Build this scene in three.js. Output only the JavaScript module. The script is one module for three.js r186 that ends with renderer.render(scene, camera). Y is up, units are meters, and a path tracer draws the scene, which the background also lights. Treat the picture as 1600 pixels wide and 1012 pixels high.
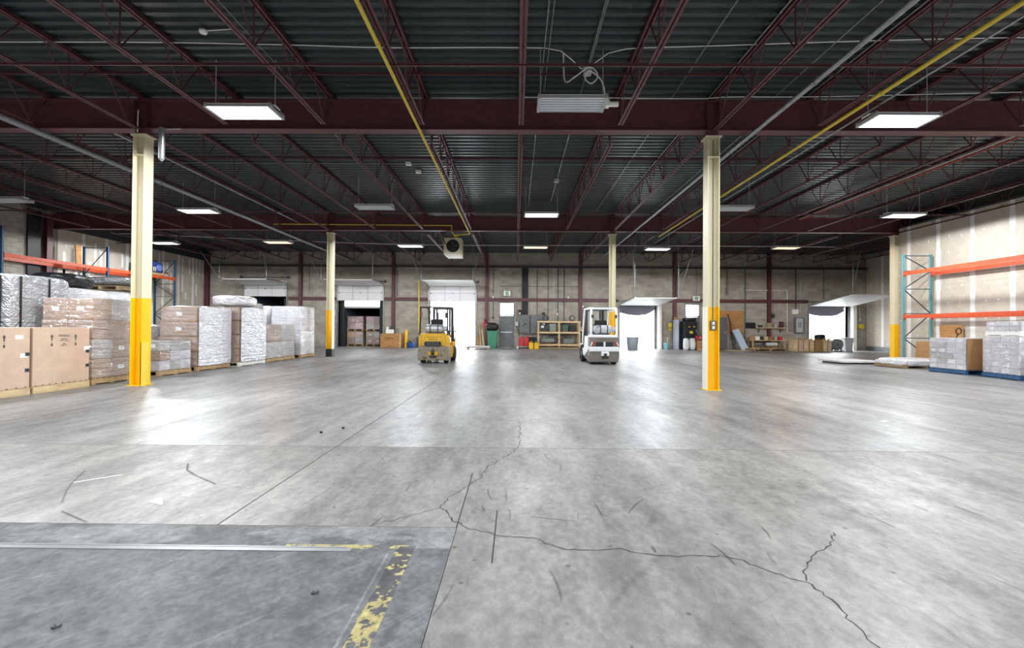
import * as THREE from 'three';
import { mergeGeometries } from 'three/addons/utils/BufferGeometryUtils.js';
import { RoundedBoxGeometry } from 'three/addons/geometries/RoundedBoxGeometry.js';
import { RectAreaLightUniformsLib } from 'three/addons/lights/RectAreaLightUniformsLib.js';

// ---------------------------------------------------------------- camera, sky, exposure
const scene = new THREE.Scene();
const camera = new THREE.PerspectiveCamera(70.19, 1600 / 1012, 0.05, 200);
camera.position.set(0.1685, 1.267, 0);
camera.rotation.set(0.00964, 0.00846, 0.00698, 'YXZ');
const renderer = new THREE.WebGLRenderer({ antialias: true });
renderer.toneMapping = THREE.LinearToneMapping;
renderer.toneMappingExposure = 0.92;
renderer.shadowMap.enabled = true;
scene.background = new THREE.Color().setRGB(0.93, 0.97, 1.0);   // even bright overcast sky
scene.backgroundIntensity = 15.0;
RectAreaLightUniformsLib.init();
const LAMP = 16, SPREAD = 76;   // lit high bay: radiance of its face, candela of its wide open tubes

// ---------------------------------------------------------------- random + noise
let seed = 7;
const srand = (s) => { seed = s; };
const rnd = () => { seed = (seed + 0x6D2B79F5) | 0; let t = Math.imul(seed ^ (seed >>> 15), 1 | seed); t = (t + Math.imul(t ^ (t >>> 7), 61 | t)) ^ t; return ((t ^ (t >>> 14)) >>> 0) / 4294967296; };
const rr = (a, b) => a + (b - a) * rnd();
const hsh = (x, y, s) => { let h = Math.imul(x, 374761393) + Math.imul(y, 668265263) + Math.imul(s, 1274126177) | 0; h = Math.imul(h ^ (h >>> 13), 1274126177); return ((h ^ (h >>> 16)) >>> 0) / 4294967296; };
function vn(x, y, px, py, s) {               // value noise, tiling every px, py cells
  const xi = Math.floor(x), yi = Math.floor(y), fx = x - xi, fy = y - yi, u = fx * fx * (3 - 2 * fx), v = fy * fy * (3 - 2 * fy);
  const m = (a, p) => ((a % p) + p) % p, x0 = m(xi, px), x1 = m(xi + 1, px), y0 = m(yi, py), y1 = m(yi + 1, py);
  const a = hsh(x0, y0, s), b = hsh(x1, y0, s), c = hsh(x0, y1, s), d = hsh(x1, y1, s);
  return a + (b - a) * u + (c - a) * v + (a - b - c + d) * u * v;
}
function fbm(u, v, fx, fy, oct, s) {         // u, v in 0..1
  let t = 0, a = 0.5, n = 0;
  for (let o = 0; o < oct; o++) { t += a * vn(u * fx, v * fy, fx, fy, s + o * 17); n += a; a *= 0.55; fx *= 2; fy *= 2; }
  return t / n - 0.5;
}
function noise3(x, y, z, s) { return (vn(x + z * 0.71, y - z * 0.37, 4096, 4096, s) + vn(z + y * 0.53, x * 0.8 + 31, 4096, 4096, s + 5)) - 1; }

// ---------------------------------------------------------------- textures
function tex(w, h, fn, { srgb = true, size = 1, sizeV = size } = {}) {
  const d = new Uint8Array(w * h * 4);
  for (let y = 0, i = 0; y < h; y++) for (let x = 0; x < w; x++, i += 4) {
    const c = fn(x / w, y / h, x, y);
    if (typeof c === 'number') { d[i] = d[i + 1] = d[i + 2] = Math.max(0, Math.min(255, c * 255)); }
    else for (let k = 0; k < 3; k++) d[i + k] = Math.max(0, Math.min(255, c[k] * 255));
    d[i + 3] = 255;
  }
  const t = new THREE.DataTexture(d, w, h); t.magFilter = THREE.LinearFilter; t.minFilter = THREE.LinearMipmapLinearFilter; t.generateMipmaps = true;
  t.wrapS = t.wrapT = THREE.RepeatWrapping; if (srgb) t.colorSpace = THREE.SRGBColorSpace; t.repeat.set(1 / size, 1 / sizeV); t.needsUpdate = true;
  return t;
}
const canvasTex = (w, h, draw) => {
  const c = document.createElement('canvas'); c.width = w; c.height = h; const g = c.getContext('2d'); draw(g, w, h);
  const t = new THREE.CanvasTexture(c); t.colorSpace = THREE.SRGBColorSpace; return t;
};
// concrete: tone field, streaked along z where the trucks drive
const NP = 2048, FT = 10.24, FX0 = -5.12, FZ0 = -8.6;
function concreteField(n, m, seed0, strokes) {
  const L = new Float32Array(n * n);
  const cells = (f) => Math.max(2, Math.round(f * m));     // cells per tile from cells per metre
  for (let y = 0, i = 0; y < n; y++) for (let x = 0; x < n; x++, i++) {
    const u = x / n, v = y / n;
    let t = 0.535;
    t += 0.26 * fbm(u, v, cells(0.5), cells(0.25), 5, seed0);
    const st = fbm(u, v, cells(2.2), cells(0.35), 4, seed0 + 3), wash = fbm(u, v, cells(0.35), cells(0.3), 3, seed0 + 9);
    t += 0.20 * st - 0.6 * Math.max(0, st - 0.1 + wash * 0.4);
    const s2 = fbm(u, v, cells(6), cells(0.7), 4, seed0 + 33); t += 0.12 * s2 - 0.35 * Math.max(0, s2 - 0.17 + wash * 0.25);
    t += 0.13 * fbm(u, v, cells(9), cells(5), 4, seed0 + 21) + 0.13 * fbm(u, v, cells(34), cells(22), 3, seed0 + 27) + 0.05 * (hsh(x, y, seed0) - 0.5);
    L[i] = t;
  }
  const stamp = (x, z, r, a) => {
    const px = x * n, pz = z * n, R = Math.max(0.6, r * n);
    for (let yy = Math.floor(pz - R - 1); yy <= pz + R + 1; yy++) for (let xx = Math.floor(px - R - 1); xx <= px + R + 1; xx++) {
      const d = Math.hypot(xx - px, yy - pz) / R; if (d > 1) continue;
      const j = (((yy % n) + n) % n) * n + (((xx % n) + n) % n); L[j] += a * (1 - d * d) * (0.55 + 0.9 * hsh(xx, yy, 3));
    }
  };
  srand(seed0 + 101);
  for (let k = 0; k < 1300 * m * m / 100; k++) {               // short scrapes and rubber marks, mostly along the traffic
    const x = rnd(), z = rnd(), a = (rnd() < 0.7 ? Math.PI / 2 + rr(-0.25, 0.25) : rr(0, 3.14)), len = rr(0.04, 0.32) / m, dark = rnd() < 0.9 ? -rr(0.05, 0.2) : rr(0.03, 0.07), w = (rnd() < 0.7 ? rr(0.002, 0.005) : rr(0.005, 0.012)) / m;
    const c = rr(-0.25, 0.25), N = Math.ceil(len * n / 1.2);
    for (let q = 0; q < N; q++) { const s = q / N - 0.5, b = a + c * s; stamp(x + Math.cos(b) * s * len, z + Math.sin(b) * s * len, w * (1 - 1.5 * s * s), dark * 0.5); }
  }
  for (let k = 0; k < 700 * m * m / 100; k++) stamp(rnd(), rnd(), rr(0.003, 0.02) / m, rr(-0.22, 0.05));
  if (strokes) strokes(stamp);
  return L;
}
function fieldTex(L, n, size, tint) {
  return tex(n, n, (u, v, x, y) => { const t = L[y * n + x]; return [t * tint[0], t * tint[1], t * tint[2]]; }, { size });
}
const roughTex = (L, n, size, a, b) => tex(n / 2, n / 2, (u, v, x, y) => { const t = L[(y * 2) * n + x * 2]; return a + (0.525 - t) * b + 0.05 * (hsh(x, y, 8) - 0.5); }, { srgb: false, size });

// ---------------------------------------------------------------- geometry helpers (metres; merged per part)
const V = (x, y, z) => new THREE.Vector3(x, y, z);
const bx = (x0, x1, y0, y1, z0, z1) => new THREE.BoxGeometry(Math.abs(x1 - x0), Math.abs(y1 - y0), Math.abs(z1 - z0)).translate((x0 + x1) / 2, (y0 + y1) / 2, (z0 + z1) / 2);
const cb = (x, y, z, w, h, d, ry = 0, rx = 0, rz = 0) => { const g = new THREE.BoxGeometry(w, h, d); if (rx) g.rotateX(rx); if (rz) g.rotateZ(rz); if (ry) g.rotateY(ry); return g.translate(x, y, z); };
const rb = (x, y, z, w, h, d, r = 0.02, ry = 0, s = 2) => { const g = new RoundedBoxGeometry(w, h, d, s, Math.min(r, w / 2.01, h / 2.01, d / 2.01)); if (ry) g.rotateY(ry); return g.translate(x, y, z); };
const cyl = (x, y, z, r0, r1, h, seg = 16, axis = 'y') => { const g = new THREE.CylinderGeometry(r1, r0, h, seg); if (axis === 'x') g.rotateZ(Math.PI / 2); if (axis === 'z') g.rotateX(Math.PI / 2); return g.translate(x, y, z); };
const rod = (a, b, r, seg = 6) => { const A = V(...a), B = V(...b), d = B.clone().sub(A), g = new THREE.CylinderGeometry(r, r, d.length(), seg); g.applyQuaternion(new THREE.Quaternion().setFromUnitVectors(V(0, 1, 0), d.normalize())); return g.translate((a[0] + b[0]) / 2, (a[1] + b[1]) / 2, (a[2] + b[2]) / 2); };
const bar = (a, b, w, t) => { const A = V(...a), B = V(...b), d = B.clone().sub(A), g = new THREE.BoxGeometry(w, d.length(), t); g.applyQuaternion(new THREE.Quaternion().setFromUnitVectors(V(0, 1, 0), d.normalize())); return g.translate((a[0] + b[0]) / 2, (a[1] + b[1]) / 2, (a[2] + b[2]) / 2); };
const tube = (pts, r, n = 40, seg = 7, tension = 0.5) => new THREE.TubeGeometry(new THREE.CatmullRomCurve3(pts.map((p) => V(...p)), false, 'catmullrom', tension), n, r, seg);
const lathe = (prof, seg = 20) => new THREE.LatheGeometry(prof.map((p) => new THREE.Vector2(...p)), seg);
const prism = (pts, depth, bevel = 0) => new THREE.ExtrudeGeometry(new THREE.Shape(pts.map((p) => new THREE.Vector2(...p))), { depth, bevelEnabled: bevel > 0, bevelSize: bevel, bevelThickness: bevel, bevelSegments: 2, curveSegments: 8 });
const torus = (x, y, z, R, r, axis = 'z', arc = 6.2832) => { const g = new THREE.TorusGeometry(R, r, 8, 20, arc); if (axis === 'y') g.rotateX(Math.PI / 2); if (axis === 'x') g.rotateY(Math.PI / 2); return g.translate(x, y, z); };
const poly = (pts, r, seg = 6) => pts.slice(1).flatMap((p, i) => [rod(pts[i], p, r, seg), new THREE.SphereGeometry(r * 1.02, 6, 5).translate(...p)]);
function soft(w, h, d, { n = 10, amp = 0.02, round = 5, s = 1, freq = 3 } = {}) {   // rounded, dented box standing on y = 0
  const g = new THREE.BoxGeometry(w, h, d, n, n, n), p = g.attributes.position, q = V(0, 0, 0);
  for (let i = 0; i < p.count; i++) {
    q.fromBufferAttribute(p, i); const a = [q.x / (w / 2), q.y / (h / 2), q.z / (d / 2)], m = Math.max(...a.map(Math.abs)), k = m / Math.pow(a.reduce((t, c) => t + Math.pow(Math.abs(c), round), 0), 1 / round);
    q.multiplyScalar(k); const f = freq, x = q.x * f + s * 7.3, y = q.y * f + s * 3.1, z = q.z * f;
    const e = amp * (noise3(x, y, z, 11) + 0.5 * noise3(x * 2.3, y * 3.7, z * 2.3, 23));
    const l = Math.max(1e-6, q.length()); p.setXYZ(i, q.x * (1 + e / l), q.y * (1 + e * 0.6 / l) + h / 2, q.z * (1 + e / l));
  }
  g.computeVertexNormals(); return g;
}
const at = (g, x, y, z, ry = 0, rx = 0, rz = 0) => { if (rx) g.rotateX(rx); if (rz) g.rotateZ(rz); if (ry) g.rotateY(ry); return g.translate(x, y, z); };
function join(list) {
  const gs = [list].flat(9).filter(Boolean).map((g) => {
    const o = g.index ? g.toNonIndexed() : g.clone();
    for (const k of Object.keys(o.attributes)) if (k !== 'position' && k !== 'normal') o.deleteAttribute(k);
    return o;
  });
  const g = gs.length > 1 ? mergeGeometries(gs) : gs[0], p = g.attributes.position, uv = new Float32Array(p.count * 2), a = V(0, 0, 0), b = V(0, 0, 0), c = V(0, 0, 0);
  for (let i = 0; i < p.count; i += 3) {                     // uv in metres from the side each face turns
    a.fromBufferAttribute(p, i); b.fromBufferAttribute(p, i + 1).sub(a); c.fromBufferAttribute(p, i + 2).sub(a); b.cross(c);
    const x = Math.abs(b.x), y = Math.abs(b.y), z = Math.abs(b.z);
    for (let k = 0; k < 3; k++) { const j = i + k, X = p.getX(j), Y = p.getY(j), Z = p.getZ(j); if (y >= x && y >= z) { uv[j * 2] = X; uv[j * 2 + 1] = Z; } else if (x >= z) { uv[j * 2] = Z; uv[j * 2 + 1] = Y; } else { uv[j * 2] = X; uv[j * 2 + 1] = Y; } }
  }
  g.setAttribute('uv', new THREE.BufferAttribute(uv, 2)); return g;
}
// ---------------------------------------------------------------- object helpers
const used = {};
const numbered = (n) => { const k = used[n] = (used[n] ?? -1) + 1; return k ? n + '_' + String(k).padStart(3, '0') : n; };
function put(name, geo, mat, parent = scene) { const m = new THREE.Mesh(geo, mat); m.name = parent === scene ? numbered(name) : name; m.castShadow = m.receiveShadow = true; parent.add(m); return m; }
const obj = (name, geos, mat, parent = scene) => put(name, join(geos), mat, parent);
function tag(o, label, category, group, kind) { Object.assign(o.userData, { label, category }); if (group) o.userData.group = group; if (kind) o.userData.kind = kind; return o; }
function thing(name, label, category, [x, y, z] = [0, 0, 0], turn = 0, group, kind) { const o = new THREE.Group(); o.name = numbered(name); scene.add(o); o.position.set(x, y, z); o.rotation.y = turn; return tag(o, label, category, group, kind); }
const one = (name, geos, mat, label, category, group, kind) => tag(obj(name, geos, mat), label, category, group, kind);
function sub(name, parent, [x, y, z] = [0, 0, 0], turn = 0) { const o = new THREE.Group(); o.name = name; o.position.set(x, y, z); o.rotation.y = turn; parent.add(o); return o; }
function print(name, t, w, h, [x, y, z], turn, parent, rough = 0.6) {   // a flat printed or stuck-on sheet
  const m = put(name, new THREE.PlaneGeometry(w, h), new THREE.MeshStandardMaterial({ map: t, roughness: rough }), parent); m.position.set(x, y, z); m.rotation.y = turn; return m;
}
function lampLight(x, y, z, w, d, color, power) { const l = new THREE.RectAreaLight(color, power, w, d); l.position.set(x, y, z); l.rotation.x = -Math.PI / 2; l.castShadow = true; scene.add(l); return l; }
// ---------------------------------------------------------------- materials
const S = (hex, roughness = 0.6, extra = {}) => new THREE.MeshStandardMaterial({ color: hex, roughness, ...extra });
const grain = tex(256, 256, (u, v, x, y) => 0.86 + 0.28 * fbm(u, v, 8, 8, 4, 31) + 0.05 * (hsh(x, y, 2) - 0.5), { size: 0.8 });
const blotch = tex(512, 512, (u, v, x, y) => 0.92 + 0.2 * fbm(u, v, 5, 5, 5, 41) + 0.05 * (hsh(x, y, 4) - 0.5), { size: 3 });
const woodTex = tex(256, 256, (u, v, x, y) => { const g = fbm(u, v, 3, 40, 3, 51), b = fbm(u, v, 4, 4, 3, 57); return [0.92 + 0.3 * g + 0.2 * b, 0.9 + 0.34 * g + 0.2 * b, 0.86 + 0.4 * g + 0.18 * b]; }, { size: 0.7 });
const kraftTex = tex(256, 256, (u, v, x, y) => 0.93 + 0.1 * fbm(u, v, 6, 6, 4, 61) + 0.04 * fbm(u, v, 2, 128, 1, 67), { size: 0.9 });
const crinkleTex = tex(512, 512, (u, v) => { const a = Math.abs(fbm(u, v, 3, 11, 4, 71)), b = Math.abs(fbm(u, (v + u) % 1, 5, 20, 3, 77)); return 1 - 2.2 * Math.min(a, 0.3) - 1.0 * Math.min(b, 0.2); }, { srgb: false, size: 1.1 });
const wornTex = tex(512, 512, (u, v, x, y) => { const a = fbm(u, v, 6, 6, 5, 81), b = fbm(u, v, 24, 24, 3, 83); return a + b * 0.6 > 0.1 ? [0.62, 0.57, 0.48] : a - b > 0.16 ? [1.25, 1.05, 0.6] : [0.95 + 0.2 * b, 0.93 + 0.2 * b, 0.9 + 0.2 * b]; }, { size: 0.9 });
const M = {
  maroon: S(0x724249, 0.5, { map: grain }), deck: S(0x424c50, 0.3, { map: grain, metalness: 0.3 }),
  block: S(0xbab3a8, 0.9, { map: blotch }), mortar: S(0x97918a, 0.95), drywall: S(0xcfc6b8, 0.85, { map: kraftTex }), tape: S(0xe9e8e6, 0.8), dust: S(0xe4e2de, 0.9),
  cream: S(0xd9d2b6, 0.5), yellow: S(0xf6c200, 0.42), whitePaint: S(0xefeee6, 0.5), black: S(0x17181a, 0.55), rubber: S(0x1c1c1d, 0.85), darkGrey: S(0x3b3e42, 0.55), grey: S(0x83878a, 0.55, { map: grain }), lightGrey: S(0xb9bcbf, 0.5),
  steel: S(0xc3c7ca, 0.3, { metalness: 0.85 }), galv: S(0xb5bbbf, 0.38, { metalness: 0.7, map: grain }), gasYellow: S(0xd9bf3f, 0.45), doorWhite: S(0xe6e7ea, 0.45), doorRib: S(0xd0d2d6, 0.5),
  orange: S(0xe2592f, 0.45, { map: grain }), rackBlue: S(0x2f5577, 0.45), rackTeal: S(0x6aa3a8, 0.45), rackDark: S(0x33414c, 0.5),
  kraft: S(0xb48a5c, 0.85, { map: kraftTex }), kraft2: S(0xa57b50, 0.85, { map: kraftTex }), kraftPale: S(0xdcc0aa, 0.85, { map: kraftTex }), cartonWhite: S(0xe6e3e8, 0.7, { map: kraftTex }), cartonLilac: S(0xdad6de, 0.7, { map: kraftTex }), cartonGrey: S(0xb8b4b2, 0.75, { map: kraftTex }), paper: S(0xf2f2f0, 0.7),
  wood: S(0xcdb08a, 0.8, { map: woodTex }), woodPale: S(0xe5d0ac, 0.8, { map: woodTex }), woodGrey: S(0xa8927a, 0.85, { map: woodTex }), plywood: S(0xc69662, 0.75, { map: woodTex }), palletBlue: S(0x3f6c9c, 0.7, { map: grain }),
  plasticGreen: S(0x3d8a6d, 0.5), plasticRed: S(0xc22a30, 0.4), plasticBlue: S(0x2f5fa8, 0.45), plasticYellow: S(0xe8b820, 0.45), bagBlack: S(0x15171a, 0.35, { bumpMap: crinkleTex, bumpScale: 0.02 }),
  film: new THREE.MeshPhysicalMaterial({ color: 0xf4f5f8, roughness: 0.09, metalness: 0.5, transparent: true, opacity: 0.4, bumpMap: crinkleTex, bumpScale: 0.042, side: THREE.DoubleSide }),
  silverWrap: S(0xd0d3d9, 0.16, { metalness: 0.5, bumpMap: crinkleTex, bumpScale: 0.042 }), whiteWrap: S(0xeceef3, 0.14, { metalness: 0.25, bumpMap: crinkleTex, bumpScale: 0.035 }), greyWrap: S(0x9a9d9f, 0.16, { metalness: 0.5, bumpMap: crinkleTex, bumpScale: 0.042 }), blueWrap: S(0x3a4a86, 0.3, { bumpMap: crinkleTex, bumpScale: 0.03 }),
  forkYellow: S(0xe9b521, 0.42, { map: grain }), forkGrey: S(0x8d877c, 0.6, { map: wornTex }), forkWhite: S(0xe3e7ea, 0.35), forkTaupe: S(0x7e7770, 0.5, { map: grain }), tank: S(0xb3b6b8, 0.38, { metalness: 0.3 }), redLens: S(0xc0302c, 0.25),
  glass: new THREE.MeshPhysicalMaterial({ color: 0xffffff, transmission: 1, thickness: 0, roughness: 0.05 }), canvas: S(0x7d7c88, 0.8), crackFill: S(0x3a3a3a, 0.95), apron: S(0xc9c9c6, 0.9, { map: blotch }),
};
// ---------------------------------------------------------------- floor: slabs with open joints, one old pit patch
const X0 = -20.1, X1 = 22.85, ZB = 12, ZR = -30.07;
const near = concreteField(NP, FT, 200, (stamp) => {
  const mark = (pts, w, a) => { for (let k = 0; k + 1 < pts.length; k++) { const [x0, z0] = pts[k], [x1, z1] = pts[k + 1], N = Math.ceil(Math.hypot(x1 - x0, z1 - z0) / 0.006); for (let q = 0; q < N; q++) { const s = q / N; stamp((x0 + (x1 - x0) * s - FX0) / FT, (z0 + (z1 - z0) * s - FZ0) / FT, w / FT, a); } } };
  mark([[-2.85, -4.24], [-2.72, -4.05], [-2.55, -3.91], [-2.24, -3.70]], 0.012, -0.12); mark([[-2.24, -3.70], [-1.77, -3.56], [-1.2, -3.5]], 0.008, -0.03);
  mark([[-3.59, -4.01], [-3.40, -3.7], [-3.28, -3.53], [-3.07, -3.28]], 0.010, -0.08); mark([[-2.92, -3.13], [-2.59, -2.96]], 0.012, -0.1);
  mark([[1.0, -2.62], [0.72, -2.3], [0.6, -2.1]], 0.03, -0.006); mark([[1.25, -3.4], [0.9, -2.75]], 0.03, -0.005);
  for (const [x, z, r] of [[2.55, -3.4, 0.3], [2.7, -3.6, 0.22], [3.4, -3.2, 0.35], [2.0, -3.75, 0.25], [3.9, -3.9, 0.4]]) for (let k = 0; k < 60; k++) stamp((x + rr(-r, r) - FX0) / FT, (z + rr(-r, r) * 1.6 - FZ0) / FT, rr(0.02, 0.1) / FT, -0.02);
});
const far = concreteField(NP, 20.48, 400);
const tintN = [1.0, 0.992, 0.972], tintF = [0.985, 0.985, 0.985];
const floorMat = (map, rough) => new THREE.MeshStandardMaterial({ map, roughnessMap: rough, roughness: 1, metalness: 0 });
const nearMap = fieldTex(near, NP, FT, tintN), nearRough = roughTex(near, NP, FT, 0.5, 0.35), farMap = fieldTex(far, NP, 20.48, tintF), farRough = roughTex(far, NP, 20.48, 0.43, 0.35);
nearMap.offset.set(-FX0 / FT, -FZ0 / FT); nearRough.offset.copy(nearMap.offset);
const matNear = floorMat(nearMap, nearRough), matFar = floorMat(farMap, farRough);
// the pit patch: greyer, scraped concrete with a worn yellow line round the inner rectangle
const PX0 = -6, PX1 = -0.2, PZ0 = -2.94, PZ1 = 3.2;
const patchMap = tex(2048, 2048, (u, v, x, y) => {
  const X = PX0 + u * (PX1 - PX0), Z = PZ0 + v * (PZ1 - PZ0);
  let t = 0.36 + 0.16 * fbm(u, v, 8, 8, 5, 301) + 0.16 * fbm(u, v, 70, 70, 4, 305) + 0.12 * fbm(u, v, 260, 260, 2, 307) + 0.05 * (hsh(x, y, 5) - 0.5), c = [t * 0.98, t, t * 1.02];
  const sw = fbm(u, v, 12, 30, 4, 311), streak = fbm((u + v) % 1, v, 220, 14, 3, 321);
  if (Z < -2.66 && sw + 0.5 * fbm(u, v, 6, 3, 3, 313) > 0.03) t += 0.13 * Math.min(1, (sw + 0.1) * 4);      // trowelled pale skim on the border
  t += 0.3 * Math.max(0, streak - 0.16) - 0.4 * Math.max(0, fbm(u, v, 40, 12, 3, 331) - 0.2);
  c = [t * 0.985, t, t * 1.015];
  const keep = fbm(u, v, 220, 220, 4, 341) + 0.5 * fbm(u, v, 60, 60, 3, 351), edge = 0.012 * fbm(u, v, 120, 120, 2, 361);
  const onV = X > -0.51 + edge && X < -0.405 + edge && Z > -2.69, onH = Z > -2.695 + edge && Z < -2.645 + edge && X > -1.25 && X < -0.41;
  const worn = onV ? (Z < -2.35 ? 0.12 : Z < -2.15 ? 0.04 : -0.1) : 0.05 + 0.1 * Math.sin(X * 9);
  if ((onV || onH) && keep > worn) c = [0.58 + 0.3 * keep, 0.54 + 0.3 * keep, 0.36 + 0.2 * keep];
  else if (onV) { c = [t * 0.72, t * 0.73, t * 0.76]; }
  if (X > -0.55 && X < -0.535 && Z > -2.6) c = c.map((q) => q * 1.25);
  return c;
});
patchMap.wrapS = patchMap.wrapT = THREE.ClampToEdgeWrapping; patchMap.repeat.set(1 / (PX1 - PX0), 1 / (PZ1 - PZ0)); patchMap.offset.set(-PX0 / (PX1 - PX0), -PZ0 / (PZ1 - PZ0));
const floor = tag(new THREE.Group(), 'grey worn concrete warehouse floor with joints, cracks and a darker patch', 'floor', null, 'structure'); floor.name = 'floor'; scene.add(floor);
const J = 0.004;
obj('sub_base', bx(X0 - 0.3, X1 + 0.3, -0.4, -0.03, ZR - 0.28, ZB + 0.3), M.crackFill, floor);
obj('slab', bx(X0, -1.737, -0.03, 0, ZR - 0.25, -4.9 - J), matFar, floor);
obj('slab', bx(-1.725, X1, -0.03, 0, ZR - 0.25, -4.9 - J), matFar, floor);
obj('slab', bx(X0, -1.737, -0.03, 0, -4.9 + J, PZ0 - J), matNear, floor);
obj('slab', [bx(-1.725, X1, -0.03, 0, -4.9 + J, PZ0 - J), bx(PX1 + J, X1, -0.03, 0, PZ0 - J, ZB)], matNear, floor);
obj('slab', bx(X0, PX0 - J, -0.03, 0, PZ0 + J, ZB), matNear, floor);
obj('slab', bx(PX0, PX1, -0.03, 0, PZ1 + J, ZB), matNear, floor);
obj('patch_slab', bx(PX0, PX1, -0.03, -0.001, PZ0, PZ1), new THREE.MeshStandardMaterial({ map: patchMap, roughness: 0.62 }), floor).userData.label = 'darker concrete patch with worn yellow line';
obj('steel_edge', [bx(PX0 + 0.01, -0.8, -0.01, 0.002, -2.665, -2.652), bx(PX0 + 0.01, -0.76, -0.01, 0.003, -2.645, -2.608)], S(0x96999c, 0.45, { metalness: 0.6 }), floor).userData.label = 'worn steel edge strip';
obj('saw_cut', bx(-0.204, -0.196, -0.02, 0.0012, -4.04, PZ0), M.crackFill, floor);
obj('saw_cut', bx(0.043, 0.052, -0.02, 0.001, -3.22, -2.5), M.crackFill, floor);
function crack(pts, w) {                                     // jagged hairline, a thin dark ribbon sunk in the slab face
  const P = []; srand(pts.length * 13 + 5);
  for (let k = 0; k + 1 < pts.length; k++) { const [a, b] = pts[k], [c, d] = pts[k + 1], N = Math.max(2, Math.round(Math.hypot(c - a, d - b) / 0.035)); for (let q = 0; q < N; q++) { const s = q / N; P.push([a + (c - a) * s + rr(-0.016, 0.016), b + (d - b) * s + rr(-0.013, 0.013)]); } }
  P.push(pts[pts.length - 1]);
  const v = [], L = P.map(([x, z], i) => { const [ax, az] = P[Math.max(0, i - 1)], [cx, cz] = P[Math.min(P.length - 1, i + 1)], l = Math.hypot(cx - ax, cz - az) || 1, h = w * rr(0.35, 1) / 2; return [x - (cz - az) / l * h, z + (cx - ax) / l * h, x + (cz - az) / l * h, z - (cx - ax) / l * h]; });
  for (let i = 0; i + 1 < L.length; i++) { const [a, b, c, d] = L[i], [e, f, g, h] = L[i + 1], y = 0.0012; v.push(a, y, b, e, y, f, c, y, d, c, y, d, e, y, f, g, y, h); }
  const g = new THREE.BufferGeometry(); g.setAttribute('position', new THREE.BufferAttribute(new Float32Array(v), 3)); g.computeVertexNormals(); obj('crack', g, M.crackFill, floor);
}
crack([[0.23, -6.22], [0.21, -4.97], [0.11, -4.64], [-0.09, -4.21], [-0.12, -3.94], [-0.2, -3.74], [-0.31, -3.48], [-0.35, -3.26], [-0.25, -3.05], [-0.11, -2.92], [0.04, -2.84], [0.27, -2.8], [0.45, -2.67], [0.65, -2.65], [0.77, -2.69], [0.91, -2.62], [1.09, -2.6], [1.34, -2.61], [1.42, -2.55], [1.55, -2.41], [1.64, -2.35], [1.66, -2.26], [1.67, -2.15], [1.63, -2.02], [1.62, -1.8], [1.7, -1.4]], 0.011);
crack([[-0.35, -3.26], [-0.5, -3.14], [-0.68, -3.01], [-0.75, -2.95]], 0.008);
crack([[1.64, -2.35], [1.71, -2.47], [1.8, -2.57], [1.92, -2.68], [2.05, -2.76], [2.17, -2.92]], 0.010);
// ---------------------------------------------------------------- outer shell
const shell = (name, geos, mat, label, category = 'wall') => one(name, geos, mat, label, category, null, 'structure');
// rear wall with its openings
const OPEN = [[-17.6, -14.9, 0, 3.25], [-11.45, -8.55, 0, 3.02], [-5.45, -2.5, 0, 3.02], [-0.92, 0.05, 0, 2.97], [6.95, 9.25, 0, 2.78], [11.17, 12.12, 0, 2.94], [19.2, 21.7, 0, 2.8]];
const rear = tag(new THREE.Group(), 'grey concrete block rear wall with dock doors and maroon steel posts', 'wall', null, 'structure'); rear.name = 'wall_rear'; scene.add(rear);
{
  const parts = []; let x = X0 - 0.3;
  for (const [a, b, , h] of OPEN) { parts.push(bx(x, a, 0, 6.25, ZR - 0.25, ZR - 0.012), bx(a, b, h, 6.25, ZR - 0.25, ZR - 0.012)); x = b; }
  parts.push(bx(x, X1 + 0.3, 0, 6.25, ZR - 0.25, ZR - 0.012)); obj('mortar_bed', parts, M.mortar, rear);
  const blocks = [[], [], []]; srand(91);
  for (let r = 0; r < 31; r++) for (let k = 0; k < 108; k++) {
    let a = X0 + 0.4 * k - (r % 2) * 0.2, b = a + 0.392; const y0 = r * 0.2 + 0.004, y1 = y0 + 0.192; b = Math.min(b, X1); a = Math.max(a, X0);
    for (const [o, p, , h] of OPEN) if (y0 < h - 0.02 && a < p && b > o) { if (a < o && b > o) b = o; else if (a < p && b > p) a = p; else a = b; }
    if (b - a > 0.05) blocks[Math.floor(rnd() * 3)].push(bx(a, b, y0, y1, ZR - 0.02, ZR + rr(-0.002, 0.002)));
  }
  const tones = [M.block, S(0xb1aa9e, 0.9, { map: blotch }), S(0xc1baae, 0.9, { map: blotch })];
  blocks.forEach((b, i) => { obj('block_courses', b, tones[i], rear).userData.kind = 'stuff'; });
}
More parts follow.
